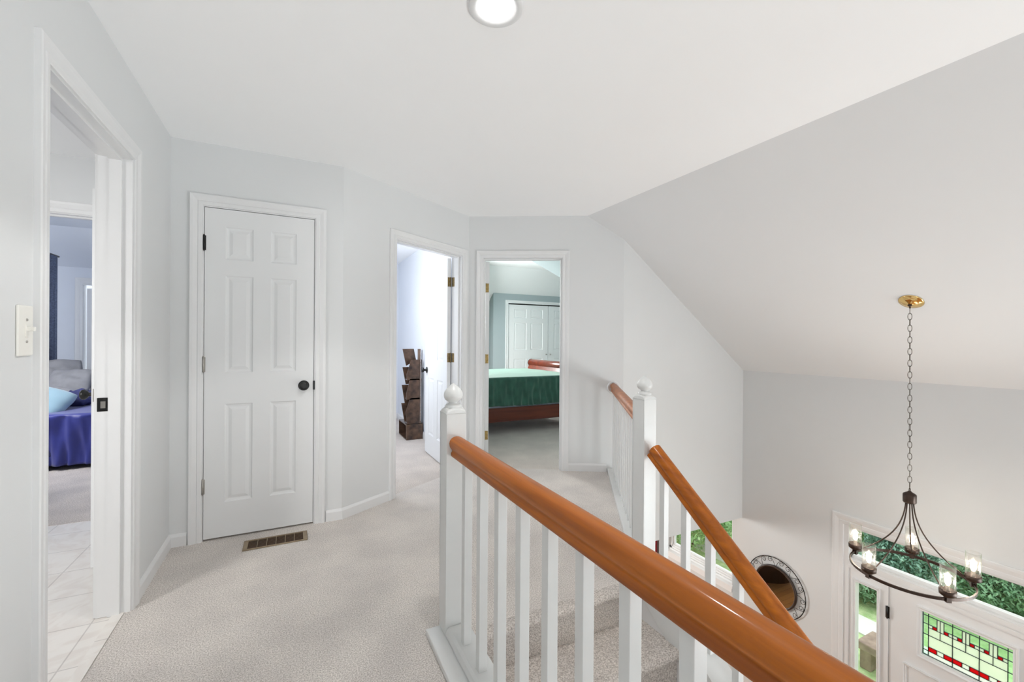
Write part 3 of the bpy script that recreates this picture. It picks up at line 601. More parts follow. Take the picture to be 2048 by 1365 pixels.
# ---------------------------------------------------------------- railings
RP = [(.0, 0), (.022, 0), (.0245, .006), (.0245, .014), (.0195, .020), (.0195, .026), (.0255, .033), (.030, .042), (.0315, .053), (.029, .065), (.022, .074), (.011, .0795), (0, .081)]
RING = RP+[(-x, z) for x, z in RP[-2:0:-1]]
def rail_between(P, Q, name='handrail', parent=None, m=None):
    P, Q = Vector(P), Vector(Q); d = (Q-P).normalized(); h = Vector((d.x, d.y, 0)).normalized(); x = Vector((h.y, -h.x, 0)); up = x.cross(d) if x.cross(d).z > 0 else d.cross(x)
    mb = MB(); mb.loft([[p+x*a+up*b for a, b in RING] for p in (P, Q)], None, True)
    o = mb.build(name, m or M['rail'], parent)
    sm = o.modifiers.new('split', 'EDGE_SPLIT'); sm.split_angle = R(50); return o
def newel(x0, y0, parent, zb=.02, ztop=.955):
    s = .085; mb = MB(); cx_, cy_ = x0+s/2, y0+s/2
    # square shaft whose top is cut by arches
    mb.box(x0, x0+s, y0, y0+s, zb, ztop-.018)
    def ring(h, k): return [(cx_+sx_*s/2*k, cy_+sy_*s/2*k, h) for sx_, sy_ in ((-1, -1), (1, -1), (1, 1), (-1, 1))]
    n = 8; rings = []
    for k in range(5):
        t = k/4; hh_ = ztop-.018+.018*math.sin(t*math.pi/2); kk = 1-.38*(1-math.cos(t*math.pi/2)); pts = []
        for sd in range(4):
            for j in range(n):
                a = (j/n)*2-1; px_, py_ = [(a, -1), (1, a), (-a, 1), (-1, -a)][sd]
                bow = .010*math.cos(a*math.pi/2)*(1-t*.3)
                pts.append((cx_+px_*s/2*kk, cy_+py_*s/2*kk, hh_+bow*(1 if k else 0)))
        rings.append(pts)
    mb.loft(rings, None, False, True, True)
    p = mb.build('newel_post', M['rail_white'], parent, bevel=.002)
    mb = MB(); z = ztop-.002
    mb.lathe([(.0001, z), (.031, z), (.035, z+.006), (.036, z+.012), (.031, z+.019), (.022, z+.022), (.019, z+.027), (.022, z+.031), (.033, z+.037), (.039, z+.047), (.041, z+.057), (.038, z+.070), (.030, z+.083), (.019, z+.094), (.009, z+.102), (.0001, z+.108)], (cx_, cy_, 0), 28)
    mb.build('finial', M['rail_white'], p); return p
def baluster_row(parent, pts, s=.032):
    for x, y, z0, z1, ang in pts:
        mb = MB(); T = Matrix.Translation((x, y, 0)) @ Matrix.Rotation(ang, 4, 'Z'); mb.box(-s/2, s/2, -s/2, s/2, z0, z1, None, T)
        mb.build('baluster', M['rail_white'], parent, bevel=.0015)
# near level railing
ra = thing('level_railing', 'near level railing with orange wood handrail crossing the foreground', 'railing', (.603, 1.75, 0))
newel(.56, NB, ra, .02, .957)
RA = .603
rail_between((RA, NB-.001, .765), (RA, -1.3, .765), parent=ra)
mb = MB(); mb.box(.500, .665, BACK+1.6, 1.79, 0, .026); mb.build('base_board', M['rail_white'], ra, bevel=.004)
mb = MB(); mb.prism([(-.047, 0), (.05, 0), (.05, .035), (-.030, .035), (-.040, .028), (-.047, .012)], 0, 1, f=lambda x, z, t: (RA+.004+x, NB-.0005-t*(NB+1.35), .026+z)); mb.build('shoe_rail', M['rail_white'], ra, bevel=.003)
baluster_row(ra, [(RA+.004, 1.592-.1535*i, .058, .768, 0) for i in range(18)])
# stair railing
rb = thing('stair_railing', 'sloping stair railing with orange handrail descending from the far newel post', 'railing', (1.675, 1.75, 0))
newel(1.632, NB, rb, -.19, .957)
RB = 1.675; S = .75
zr2 = lambda b: .672-S*(1.745-b)
rail_between((RB, NB-.0015, zr2(NB)), (RB, -1.0, zr2(-1.0)), parent=rb)
cap = lambda b: -.035 if b > 1.50 else -.035-S*(1.50-b)
pts = []
for i in range(16):
    b = 1.612-.1375*i; 
    pts.append((RB, b, cap(b+.016)-.005, zr2(b)+.012, 0))
baluster_row(rb, pts)
# diagonal level railing of the landing
rc = thing('landing_railing', 'diagonal level railing from the wall rosette to the far newel post', 'railing', (1.72, 1.79, 0))
Q0 = Vector((1.708, 1.790, 0)); Q1 = Vector((2.715, 3.252, 0)); dq = (Q1-Q0).normalized(); ang = math.atan2(dq.y, dq.x)
rail_between((Q0.x, Q0.y, .765), (Q1.x-dq.x*.012, Q1.y-dq.y*.012, .765), parent=rc)
Ld = (Q1-Q0).length
baluster_row(rc, [(*(Q0+dq*(.11+.118*i)).xy, .03, .768, ang) for i in range(int((Ld-.15)/.118)+1)])
TQ = frame(Q0.xy, Q1.xy)
mb = MB(); mb.box(-.02, Ld-.0, -.055, .055, 0, .032, None, TQ); mb.build('base_board', M['rail_white'], rc, bevel=.003)
nD = TD.to_3x3() @ Vector((0, -1, 0)); rp = TD @ Vector((0, 0, 0)); tt = (Vector((Q1.x, Q1.y, 0))-Vector((*P3, 0))).dot(TD.to_3x3() @ Vector((1, 0, 0)))
Tr = Matrix.Translation(TD @ Vector((tt, 0, .803))) @ nD.to_track_quat('Z', 'Y').to_matrix().to_4x4()
mb = MB(); mb.lathe([(.0001, 0), (.062, 0), (.062, .006), (.056, .012), (.050, .014), (.046, .011), (.0001, .011)], n=32, T=Tr); tag(mb.build('rosette', M['trim'], rc), 'white round wall rosette')
# landing edge fascia
mb = MB(); mb.box(-.01, Ld, -.045, -.031, -.3, 0, None, TQ); struct(mb.build('trim_2', M['trim']), 'white fascia below the diagonal railing', 'trim')

# ---------------------------------------------------------------- staircase
st = thing('staircase', 'carpeted staircase going down between the two railings', 'staircase', (1.13, 1.0, FL))
RI = .188; RUN = .25; XL, XR = .662, 1.608
def nose(b, z, run=RUN, rise=RI):
    """profile of one carpeted step in (b,z): riser below nosing then tread behind"""
    p = []
    for k in range(7):
        a = -math.pi/2+math.pi*k/6*1.0
        p.append((b-.006-.022*math.cos(a), z-.024+.024*math.sin(a)))
    return p
for i in range(0, 15):
    b = NB-RUN*i; z = -RI*i
    if z-RI < FL-.02: break
    mb = MB(); pr = [(b+.001, z-RI-.002)]+[(b+.001, z-.05)]+nose(b, z)+[(b+RUN+.0, z) if i else (b+.0299, z)]+[(b+RUN if i else b+.0299, z-.03), (b+.03, z-.05), (b+.03, z-RI-.002)]
    mb.prism(pr, XL, XR, f=lambda y, zz, x: (x, y, zz)); mb.build('carpeted_step', M['stair_carpet'], st)
yb = lambda b: -RI-(NB-b)*S
def side_poly(xa, xb, upper, lower, m, name, b1=NB, b0=-1.9):
    pts = [(b1, upper(b1)), (1.50, upper(1.50)), (b0, upper(b0)), (b0, lower(b0)), (b1, lower(b1))]
    mb = MB(); mb.prism(pts, xa, xb, f=lambda y, zz, x: (x, y, zz)); return mb.build(name, m, st, bevel=.002)
side_poly(1.609, 1.628, lambda b: cap(b)-.006, lambda b: cap(b)-.42, M['trim'], 'skirt_board')
side_poly(1.628, 1.722, lambda b: cap(b)-.03, lambda b: cap(b)-.40, M['rail_white'], 'stringer')
side_poly(1.602, 1.735, lambda b: cap(b), lambda b: cap(b)-.025, M['rail_white'], 'stringer_cap')
side_poly(.6595, .672, lambda b: max(-.02, -.02) if b > 1.5 else -.02-S*(1.5-b), lambda b: cap(b)-.42, M['trim'], 'skirt_board')
mb = MB(); mb.prism([(NB, cap(NB)-.40), (-1.4, FL), (NB, FL)], 1.64, 1.71, f=lambda y, zz, x: (x, y, zz)); tag(mb.build('side_panel', M['wall'], st), 'painted triangular wall under the stringer')

# ---------------------------------------------------------------- light switch, vent, ceiling light
t = thing('light_switch', 'ivory toggle light switch on the left wall beside the doorway', 'light switch', (WA, 1.66, 1.26))
mb = MB(); mb.box(WA, WA+.0065, 1.616, 1.690, 1.194, 1.332); mb.build('switch_plate', M['plastic'], t, bevel=.003)
mb = MB(); mb.box(WA+.006, WA+.009, 1.647, 1.663, 1.246, 1.280); mb.box(WA+.006, WA+.024, 1.650, 1.660, 1.262, 1.274, None); mb.build('toggle', M['plastic'], t, bevel=.001)
for z in (1.233, 1.293):
    mb = MB(); mb.lathe([(.0001, WA+.009), (.003, WA+.0088), (.0035, WA+.006), (.0035, WA+.004)], (0, 1.655, z), 12, axis='X'); mb.build('screw', M['steel'], t)
t = thing('floor_vent', 'bronze floor vent in the carpet before the closet door', 'vent', (-.095, 3.04, 0))
V = (-.268, .078, 2.962, 3.100)
mb = MB(); mb.box(V[0]+.02, V[1]-.02, V[2]+.02, V[3]-.02, .0005, .0015); tag(mb.build('slot_shade_plate', M['vent_shade'], t), 'dark plate standing for the shaded duct')  # thin plate, the shade between the slats is its colour
mb = MB(); a, b, c, e = V; i = .024
mb.box(a, b, c, c+.010, .0005, .007); mb.box(a, b, e-.016, e, .0005, .007); mb.box(a, a+i, c+.010, e-.016, .0005, .007); mb.box(b-i, b, c+.010, e-.016, .0005, .007); mb.build('vent_frame', M['vent'], t, bevel=.002)
for k in range(1, 6):
    mb = MB(); x = a+i+(b-a-2*i)*k/6; mb.box(x-.0015, x+.0015, c+.010, e-.016, .0015, .007); mb.build('divider', M['vent'], t)
for k in range(9):
    mb = MB(); y = c+.017+k*.0118; mb.box(a+i, b-i, y, y+.0045, .0015, .0055); mb.build('slat', M['vent_slat'], t)
t = thing('ceiling_light', 'round white recessed light glowing in the flat ceiling', 'light', (.638, 1.418, H))
mb = MB(); mb.lathe([(.099, H), (.099, H-.004), (.094, H-.008), (.080, H-.009), (.068, H-.004), (.066, H-.001)], (.638, 1.418, 0), 48); mb.build('trim_ring', M['trim'], t)
mb = MB(); mb.lathe([(.067, H-.002), (.067, H-.004), (.0001, H-.0045)], (.638, 1.418, 0), 48); tag(mb.build('diffuser', M['led'], t), 'bright round diffuser')
light('ceiling_light_glow', 'SPOT', (.638, 1.418, H-.03), 36, (1, .985, .96), .06, aim=(.638, 1.418, 0)).data.spot_size = R(118)

# ---------------------------------------------------------------- chandelier
CX, CY = 3.726, 1.411; CZR = -.305
t = thing('chandelier', 'bronze five-light ring chandelier with glass cylinder shades hanging in the foyer', 'chandelier', (CX, CY, CZR))
nrm = Vector((-SL, 0, -1)).normalized(); cp = Vector((CX, CY, roof(CX)))
Tc = Matrix.Translation(cp) @ nrm.to_track_quat('Z', 'Y').to_matrix().to_4x4()
mb = MB(); mb.lathe([(.0001, -.002), (.066, -.002), (.068, .003), (.062, .008), (.054, .009), (.050, .014), (.036, .020), (.020, .024), (.012, .030), (.0001, .031)], n=40, T=Tc); tag(mb.build('canopy', M['gold'], t), 'polished brass ceiling canopy')
top = cp+nrm*.030; ztop = top.z; 
mb = MB(); mb.lathe([(.0001, ztop+.004), (.010, ztop+.004), (.014, ztop-.003), (.008, ztop-.010), (.0001, ztop-.010)], (top.x, top.y, 0), 16); mb.tube([(top.x+.008*math.cos(a), top.y, ztop-.016+.008*math.sin(a)) for a in [k*math.pi/6 for k in range(12)]], .002, 6, loop=True); mb.build('canopy_loop', M['bronze'], t)
nl = 31; z1 = ztop-.020; z0 = .262; pitch = (z1-z0)/nl
mb = MB()
for k in range(nl):
    f_ = (k+.5)/nl; zc = z1+(z0-z1)*f_; lx = top.x+(CX-top.x)*f_; ly = top.y+(CY-top.y)*f_; aa = R(90*(k % 2)+25+random.uniform(-14, 14)); ca, sa = math.cos(aa), math.sin(aa)
    L_ = pitch*.5+.0042; pts = []
    for j in range(16):
        q = 2*math.pi*j/16; xx = .0105*math.cos(q); zz = L_*math.sin(q); pts.append((lx+xx*ca, ly+xx*sa, zc+zz))
    mb.tube(pts, .0017, 6, loop=True)
tag(mb.build('chain', M['chain'], t), 'dark link chain')
mb = MB(); mb.tube([(CX+.009*math.cos(a), CY, .252+.011*math.sin(a)) for a in [k*math.pi/6 for k in range(12)]], .0025, 6, loop=True)
mb.lathe([(.0001, .246), (.008, .244), (.012, .238), (.022, .232), (.034, .224), (.036, .218), (.036, .170), (.032, .164), (.0001, .164)], (CX, CY, 0), 32); mb.build('top_cap', M['bronze'], t)
RR = .315
mb = MB(); ns = 96; prof = [(-.0045, -.009), (.0045, -.009), (.0045, .009), (-.0045, .009)]
mb.loft([[(CX+(RR+x)*math.cos(2*math.pi*j/ns), CY+(RR+x)*math.sin(2*math.pi*j/ns), CZR+z) for x, z in prof] for j in range(ns)], None, False, True, False, True); mb.build('ring', M['bronze'], t)
for k in range(5):
    a = R(90+72*k); x, y = CX+RR*math.cos(a), CY+RR*math.sin(a)
    mb = MB(); pts = []
    for j in range(15):
        s_ = j/14; rr = .020+(RR-.022)*(.10*s_+.90*s_**2.3); zz = .168+(CZR+.012-.168)*(1.0*s_+.0)
        pts.append((CX+rr*math.cos(a), CY+rr*math.sin(a), zz))
    mb.tube(pts, .0042, 8); mb.build('support_rod', M['bronze'], t)
    mb = MB(); mb.lathe([(.0001, CZR+.012), (.012, CZR+.012), (.030, CZR+.022), (.040, CZR+.030), (.041, CZR+.058), (.0385, CZR+.060), (.0385, CZR+.036), (.0001, CZR+.034)], (x, y, 0), 28)
    mb.box(-.013, .013, -.013, .013, CZR-.016, CZR+.014, None, Matrix.Translation((x, y, 0)) @ Matrix.Rotation(a, 4, 'Z')); cup = mb.build('candle_cup', M['bronze'], t)
    mb = MB(); mb.lathe([(.0095, CZR+.034), (.0095, CZR+.085), (.0001, CZR+.085)], (x, y, 0), 16); mb.build('candle_sleeve', M['socket'], cup)
    zb = CZR+.085; mb = MB(); mb.lathe([(.006, zb), (.011, zb+.010), (.0155, zb+.024), (.0155, zb+.034), (.012, zb+.052), (.006, zb+.068), (.002, zb+.078), (.0001, zb+.079)], (x, y, 0), 18); tag(mb.build('bulb', M['bulb'], cup), 'glowing warm bulb')
    mb = MB(); mb.lathe([(.0375, CZR+.038), (.0375, CZR+.205)], (x, y, 0), 36); s0 = mb; 
    mb2 = MB(); rings = [[(x+r_*math.cos(2*math.pi*j/36), y+r_*math.sin(2*math.pi*j/36), z_) for j in range(36)] for r_, z_ in ((.0375, CZR+.038), (.0375, CZR+.205), (.0355, CZR+.205), (.0355, CZR+.038))]
    mb2.loft(rings, None, True, True, False, True); tag(mb2.build('glass_shade', M['shade'], cup), 'clear seeded glass cylinder')
    light('bulb_glow', 'POINT', (x, y, zb+.045), 7.0, (1, .92, .82), .02)

# ---------------------------------------------------------------- wall mirror
MC = (2.815, -1.325); RO = .302; RG = .212
t = thing('wall_mirror', 'round wall mirror with black scrolled iron border on the foyer wall', 'mirror', (4.54, MC[0], MC[1]))
TM = Matrix(((0, 0, -1, 4.522), (-1, 0, 0, MC[0]), (0, 1, 0, MC[1]), (0, 0, 0, 1)))   # local x -> -b (right in view), y -> up, z -> out of wall
mb = MB(); mb.lathe([(.0001, .004), (RG-.012, .004), (RG-.012, -.004), (.0001, -.004)], n=64, T=TM, smooth=False); tag(mb.build('mirror_glass', M['mirror'], t), 'mirror glass')
mb = MB(); prof = [(-.014, -.006), (-.014, .008), (-.006, .014), (.004, .014), (.008, .006), (.008, -.006)]
mb.loft([[((RG+a_)*math.cos(2*math.pi*j/72), (RG+a_)*math.sin(2*math.pi*j/72), b_) for a_, b_ in prof] for j in range(72)], None, True, True, False, True, TM); mb.build('mirror_frame', M['mirror_frame'], t)
mb = MB(); mb.tube([(RO*math.cos(2*math.pi*j/80), RO*math.sin(2*math.pi*j/80), 0) for j in range(80)], .0042, 8, loop=True, T=TM); mb.build('outer_ring', M['iron'], t)
def scroll(a0, sgn, parent):
    pts = []; rm = (RG+.008+RO)/2; hw = .030
    # C-scroll: root at inner frame, swings out to the ring and curls back
    for j in range(34):
        s_ = j/33
        if s_ < .5:
            q = s_/.5; rr = RG+.008+(RO-.004-RG-.008)*math.sin(q*math.pi/2)**1.1; aa = a0+sgn*(.02+.19*q)
        else:
            q = (s_-.5)/.5; th = q*2.15*math.pi; rad = .026*(1-.72*q)
            rr = RO-.004-.026+rad*math.cos(th); aa = a0+sgn*(.21+rad*math.sin(th)/rm)
        pts.append((rr*math.cos(aa), rr*math.sin(aa), 0))
    m_ = MB(); m_.tube(pts, .0024, 6, T=TM); m_.build('scroll', M['iron'], parent)
for k in range(9):
    a0 = R(90+40*k); scroll(a0, 1, t); scroll(a0, -1, t)
for z_ in (MC[1]+RG-.02, MC[1]-RG): mb = MB(); mb.box(4.522, 4.54, MC[0]-.01, MC[0]+.01, z_, z_+.02); mb.build('wall_bracket', M['iron'], t)
# armchair seen in the mirror
t = thing('armchair', 'dark brown barrel armchair seen only as a dark shape in the round mirror', 'armchair', (1.80, 4.72, FL))
mb = MB(); mb.lathe([(.0001, FL+.12), (.34, FL+.12), (.37, FL+.2), (.37, FL+.42), (.34, FL+.46), (.0001, FL+.47)], (1.80, 4.72, 0), 32); mb.build('seat', M['dark_leather'], t)
mb = MB(); rings = []
for j in range(25):
    a = R(-60+300*j/24)+R(120); c_, s_ = math.cos(a), math.sin(a); hb = FL+.72+.28*math.sin(math.pi*j/24)
    rings.append([(1.80+c_*r_*.88, 4.72+s_*r_*.88, z_) for r_, z_ in ((.45, FL+.15), (.52, FL+.15), (.55, hb-.04), (.52, hb), (.46, hb), (.42, hb-.05))])
mb.loft(rings, None, True); mb.build('backrest', M['dark_leather'], t)
for q in range(4):
    mb = MB(); a = R(45+90*q); mb.lathe([(.022, FL), (.03, FL+.13)], (1.80+.28*math.cos(a), 4.72+.28*math.sin(a), 0), 12); mb.build('leg', M['cherry'], t)

# ---------------------------------------------------------------- soft goods helpers
def pillow(name, c, sx_, sy_, sz_, rot, m, label, cat='pillow', group=None, seed=0, wr=.012):
    mb = MB(); n = 22; rows_ = []
    for side in (1, -1):
        g = []
        for i in range(n+1):
            for j in range(n+1):
                u_ = i/n*2-1; v_ = j/n*2-1
                pinch = 1-.10*(u_*u_)*(v_*v_)*1.0; ed = (1-abs(u_)**3.0)*(1-abs(v_)**3.0)
                x = u_*sx_/2*(1-.06*(1-v_*v_)*0+.0)*pinch*(1-.05*(1-abs(v_))); y = v_*sy_/2*pinch*(1-.05*(1-abs(u_)))
                z = side*sz_/2*max(0, ed)**.55
                z += wr*noise.noise(Vector((u_*2.2+seed, v_*2.2, seed*1.7)))*max(0, ed)**.3
                g.append((x, y, z))
        rows_.append(g)
    fs = [(i*(n+1)+j, (i+1)*(n+1)+j, (i+1)*(n+1)+j+1, i*(n+1)+j+1) for i in range(n) for j in range(n)]
    T = Matrix.Translation(c) @ rot
    for g in rows_: mb.add(g, fs, None, True, T)
    o = mb.build(name, m, origin=tuple(c)); tag(o, label, cat, group); return o
def cloth_box(name, x0, x1, y0, y1, zt, zb, m, label, cat, parent=None, folds=60, amp=.012, edge_amp=.02, nx=150, seed=0):
    """cover lying on a bed: top plus the near (y0) side hanging, with folds"""
    mb = MB(); prof = []
    ny = 26; side = 20
    g = []
    for i in range(nx+1):
        x = x0+(x1-x0)*i/nx
        row = []
        hem = zb+edge_amp*noise.noise(Vector((x*2.3+seed, 0, 0)))*1.6
        for j in range(side+1):
            t_ = j/side; z = hem+(zt-.03-hem)*t_
            f_ = noise.noise(Vector((x*9+1.6*(1-t_)*noise.noise(Vector((x*1.5, 5, seed)))*2, t_*1.1, seed)))*.6+noise.noise(Vector((x*22, t_*1.6, seed+4)))*.4
            y = y0-.012-amp*1.5*f_*(.35+.65*(1-t_)+.25)
            row.append((x, y, z))
        for a in (30, 60, 90):
            row.append((x, y0-.012+.03*(1-math.cos(R(a))), zt-.03+.03*math.sin(R(a))))
        for j in range(1, ny+1):
            y = y0+.018+(y1-y0-.018)*j/ny
            row.append((x, y, zt+.008*noise.noise(Vector((x*2.5, y*2.5, seed)))))
        row.append((x, y1, zt-.15))
        g.append(row)
    k = len(g[0]); mb.add([p for r_ in g for p in r_], [(i*k+j, (i+1)*k+j, (i+1)*k+j+1, i*k+j+1) for i in range(nx) for j in range(k-1)], None, True)
    # end curtains
    o = mb.build(name, m, parent)
    s_ = o.modifiers.new('thickness', 'SOLIDIFY'); s_.thickness = .006; s_.offset = -1
    if label: tag(o, label, cat)
    return o

# ---------------------------------------------------------------- far bedroom: sleigh bed
BY0, BY1 = 5.15, 6.72
t = thing('bed_frame', 'red-brown cherry sleigh bed frame in the far bedroom', 'bed', (2.7, 5.9, 0))
mb = MB(); mb.box(1.68, 3.66, BY0, BY0+.03, .17, .355); mb.build('side_rail', M['cherry'], t, bevel=.004)
mb = MB(); mb.box(1.68, 3.66, BY1-.03, BY1, .17, .355); mb.build('side_rail', M['cherry'], t, bevel=.004)
def sleigh(xc, out, parent, zt):
    pr = [(xc-.02, .10), (xc+.02, .10), (xc+.025, .45), (xc+.03*out+.02, zt-.16), (xc+.05*out+.02, zt-.10), (xc+.05*out-.02, zt-.10), (xc+.03*out-.025, zt-.16), (xc-.022, .45)]
    mb = MB(); mb.prism(pr, BY0-.02, BY1+.02, f=lambda x, z, y: (x, y, z))
    mb.lathe([(.062, BY0-.02), (.062, BY1+.02)], (xc+.075*out, 0, zt-.062), 28, axis='Y'); 
    mb.box(xc-.03, xc+.03, BY0-.02, BY0+.05, 0, .12); mb.box(xc-.03, xc+.03, BY1-.05, BY1+.02, 0, .12)
    o = mb.build('footboard' if out > 0 else 'headboard', M['cherry'], parent)
    for y in (BY0-.028, BY1+.02):
        mb = MB(); mb.lathe([(.066, y), (.066, y+.008)], (xc+.075*out, 0, zt-.062), 28, axis='Y'); tag(mb.build('scroll_end', M['dark_leather'], o), 'dark scroll end')
sleigh(3.69, 1, t, .915); sleigh(1.66, -1, t, 1.0)
mb = MB(); mb.box(1.72, 3.64, BY0+.04, BY1-.04, .20, .40); mb.build('box_spring', M['sheet'], t, bevel=.02)
mb = MB(); mb.box(1.71, 3.65, BY0+.055, BY1-.055, .335, .735); tag(mb.build('mattress', M['sheet'], bevel=.04), 'pale mattress under the green blanket', 'mattress')
cloth_box('blanket', 1.70, 3.655, BY0, BY1, .758, .375, M['green_velvet'], 'dark green velvet blanket on the sleigh bed', 'blanket', nx=260, amp=.032)

# ---------------------------------------------------------------- blue bedroom: bed and bedding
mb = MB(); mb.box(-3.0, -1.05, 5.53, 7.3, .10, .50); tag(mb.build('mattress', M['navy'], bevel=.04), 'low mattress under the royal blue cover', 'mattress')
cloth_box('blanket', -3.02, -1.03, 5.51, 7.32, .525, .04, M['blue_satin'], 'royal blue satin cover on the bed through the bathroom', 'blanket', amp=.05, edge_amp=.01, seed=3)
pillow('pillow', (-2.36, 5.82, .665), .78, .46, .16, Matrix.Rotation(R(18), 4, 'Y') @ Matrix.Rotation(R(28), 4, 'X'), M['aqua'], 'light aqua satin pillow on the royal blue cover', seed=2)
Rz = lambda a: Matrix.Rotation(R(a), 4, 'Z')
pillow('pillow', (-2.49, 7.02, .79), .40, .46, .16, Rz(20) @ Matrix.Rotation(R(55), 4, 'X'), M['grey_cloth'], 'large grey pillow beside the slate blue curtain', seed=5, wr=.03)
pillow('pillow', (-2.30, 6.70, .72), .42, .40, .15, Rz(-5) @ Matrix.Rotation(R(50), 4, 'X'), M['grey_cloth'], 'small grey pillow in the middle of the grey pillows', seed=8, wr=.03)
pillow('pillow', (-1.98, 7.0, .75), .46, .46, .16, Rz(8) @ Matrix.Rotation(R(62), 4, 'X'), M['grey_cloth'], 'grey pillow furthest right, beside the door knob', seed=11, wr=.03)
pillow('pillow', (-2.36, 6.34, .61), .56, .34, .14, Rz(-20) @ Matrix.Rotation(R(20), 4, 'X'), M['grey_cloth'], 'rumpled grey pillow lying flat before the others', seed=14, wr=.04)
pillow('throw_blanket', (-2.06, 6.20, .585), .34, .26, .15, Rz(-25) @ Matrix.Rotation(R(15), 4, 'X'), M['navy'], 'bunched navy cloth between aqua pillow and door knob', 'blanket', seed=21, wr=.05)
mb = MB(); n = 60
mb.loft([[(-2.725-.03*math.sin(i*.9)+.01*math.sin(i*2.3), 6.75+.80*i/n, z) for i in range(n+1)] for z in (.66, 1.4, 2.27)], None, True, False, False)
o = mb.build('curtain', M['curtain']); s_ = o.modifiers.new('thickness', 'SOLIDIFY'); s_.thickness = .006; tag(o, 'slate blue curtain hanging behind the aqua pillow', 'curtain')
mb = MB(); mb.tube([(-2.725, 6.5, 2.285), (-2.725, 7.62, 2.285)], .011, 10); mb.box(-3.05, -2.725, 7.56, 7.575, 2.278, 2.292); mb.box(-3.05, -2.725, 6.56, 6.575, 2.278, 2.292); tag(mb.build('curtain_rod', M['black']), 'black rod above the slate blue curtain', 'curtain rod')

# ---------------------------------------------------------------- study: dark bookshelf and outlet
t = thing('bookshelf', 'dark brown zigzag bookshelf standing against the study wall', 'bookshelf', (1.34, 5.5, 0))
ax = lambda x: 1.238+(x-200)*.001007
az = lambda y: (1235-y)*.00101
mb = MB(); a0, a1, b0, b1, zt = 1.238, 1.444, 5.365, 5.79, .192
mb.box(a0, a1, b0, b0+.014, 0, zt); mb.box(a0, a1, b1-.014, b1, 0, zt); mb.box(a0, a1, b0+.014, b1-.014, zt-.012, zt); mb.box(a0, a1, b0+.014, b1-.014, 0, .012); mb.box(a1-.012, a1, b0+.014, b1-.014, .012, zt-.012)
mb.build('base_box', M['shelf'], t, bevel=.001)
mb = MB(); mb.box(1.405, 1.432, 5.44, 5.49, .192, 1.128); sp = mb.build('spine', M['shelf_edge'], t)
mb = MB()
for k in range(58): mb.box(ax(372)-.003, ax(372)+.003, 5.357, 5.364, .235+k*.0152, .242+k*.0152)
tag(mb.build('stud_strip', M['stud'], sp), 'line of small bright studs')
mb = MB(); mb.box(ax(372)-.006, ax(372)+.010, 5.3645, 5.372, .2, 1.0); mb.box(ax(372)-.006, ax(372)+.010, 5.371, 5.45, .2, .215); mb.build('stud_rail', M['shelf_edge'], sp)
for poly in ([(258, 248), (392, 248), (376, 500), (206, 500), (203, 435)], [(245, 485), (388, 485), (374, 740), (203, 740), (200, 665)], [(245, 722), (385, 720), (362, 1038), (215, 1038), (195, 895)]):
    mb = MB(); mb.prism([(ax(x), az(y)) for x, y in poly], 5.372, 5.384, f=lambda x, z, y: (x, y, z)); mb.build('front_board', M['shelf'], t)
for poly in ([(180, 118), (320, 118), (350, 260), (225, 330)], [(180, 345), (322, 345), (345, 560), (222, 560)], [(173, 568), (318, 568), (345, 800), (212, 800)], [(168, 795), (315, 795), (345, 1036), (210, 1036)]):
    mb = MB(); mb.prism([(ax(x), az(y)) for x, y in poly], 5.500, 5.514, f=lambda x, z, y: (x, y, z)); mb.build('back_board', M['shelf'], t)
for y_ in (500, 738, 1030):
    mb = MB(); mb.box(ax(212), ax(372), 5.384, 5.500, az(y_), az(y_)+.012); mb.build('shelf_board', M['shelf'], t)
t = thing('wall_outlet', 'white wall outlet low on the study wall beside the bookshelf', 'outlet', (1.46, 4.98, .34))
mb = MB(); mb.box(1.454, 1.46, 4.95, 5.02, .28, .395); mb.build('outlet_plate', M['plastic'], t, bevel=.002)
for z in (.315, .36):
    mb = MB(); mb.box(1.452, 1.455, 4.968, 5.002, z-.014, z+.014); mb.build('receptacle', M['trim'], t, bevel=.002)

# ---------------------------------------------------------------- outdoors
GZ = -2.95
mb = MB(); mb.box(4.75, 60, -30, 40, GZ-.2, GZ); tag(mb.build('lawn', M['lawn']), 'pale green lawn outside the front door', 'lawn', None, 'stuff')
mb = MB(); mb.box(4.72, 5.7, -1, 4.2, GZ, GZ+.05); mb.prism([(7.30, -6), (7.78, -6), (7.78, 14), (7.30, 14)], GZ, GZ+.02); struct(mb.build('trim_3', M['concrete']), 'pale concrete porch and driveway outside', 'driveway')
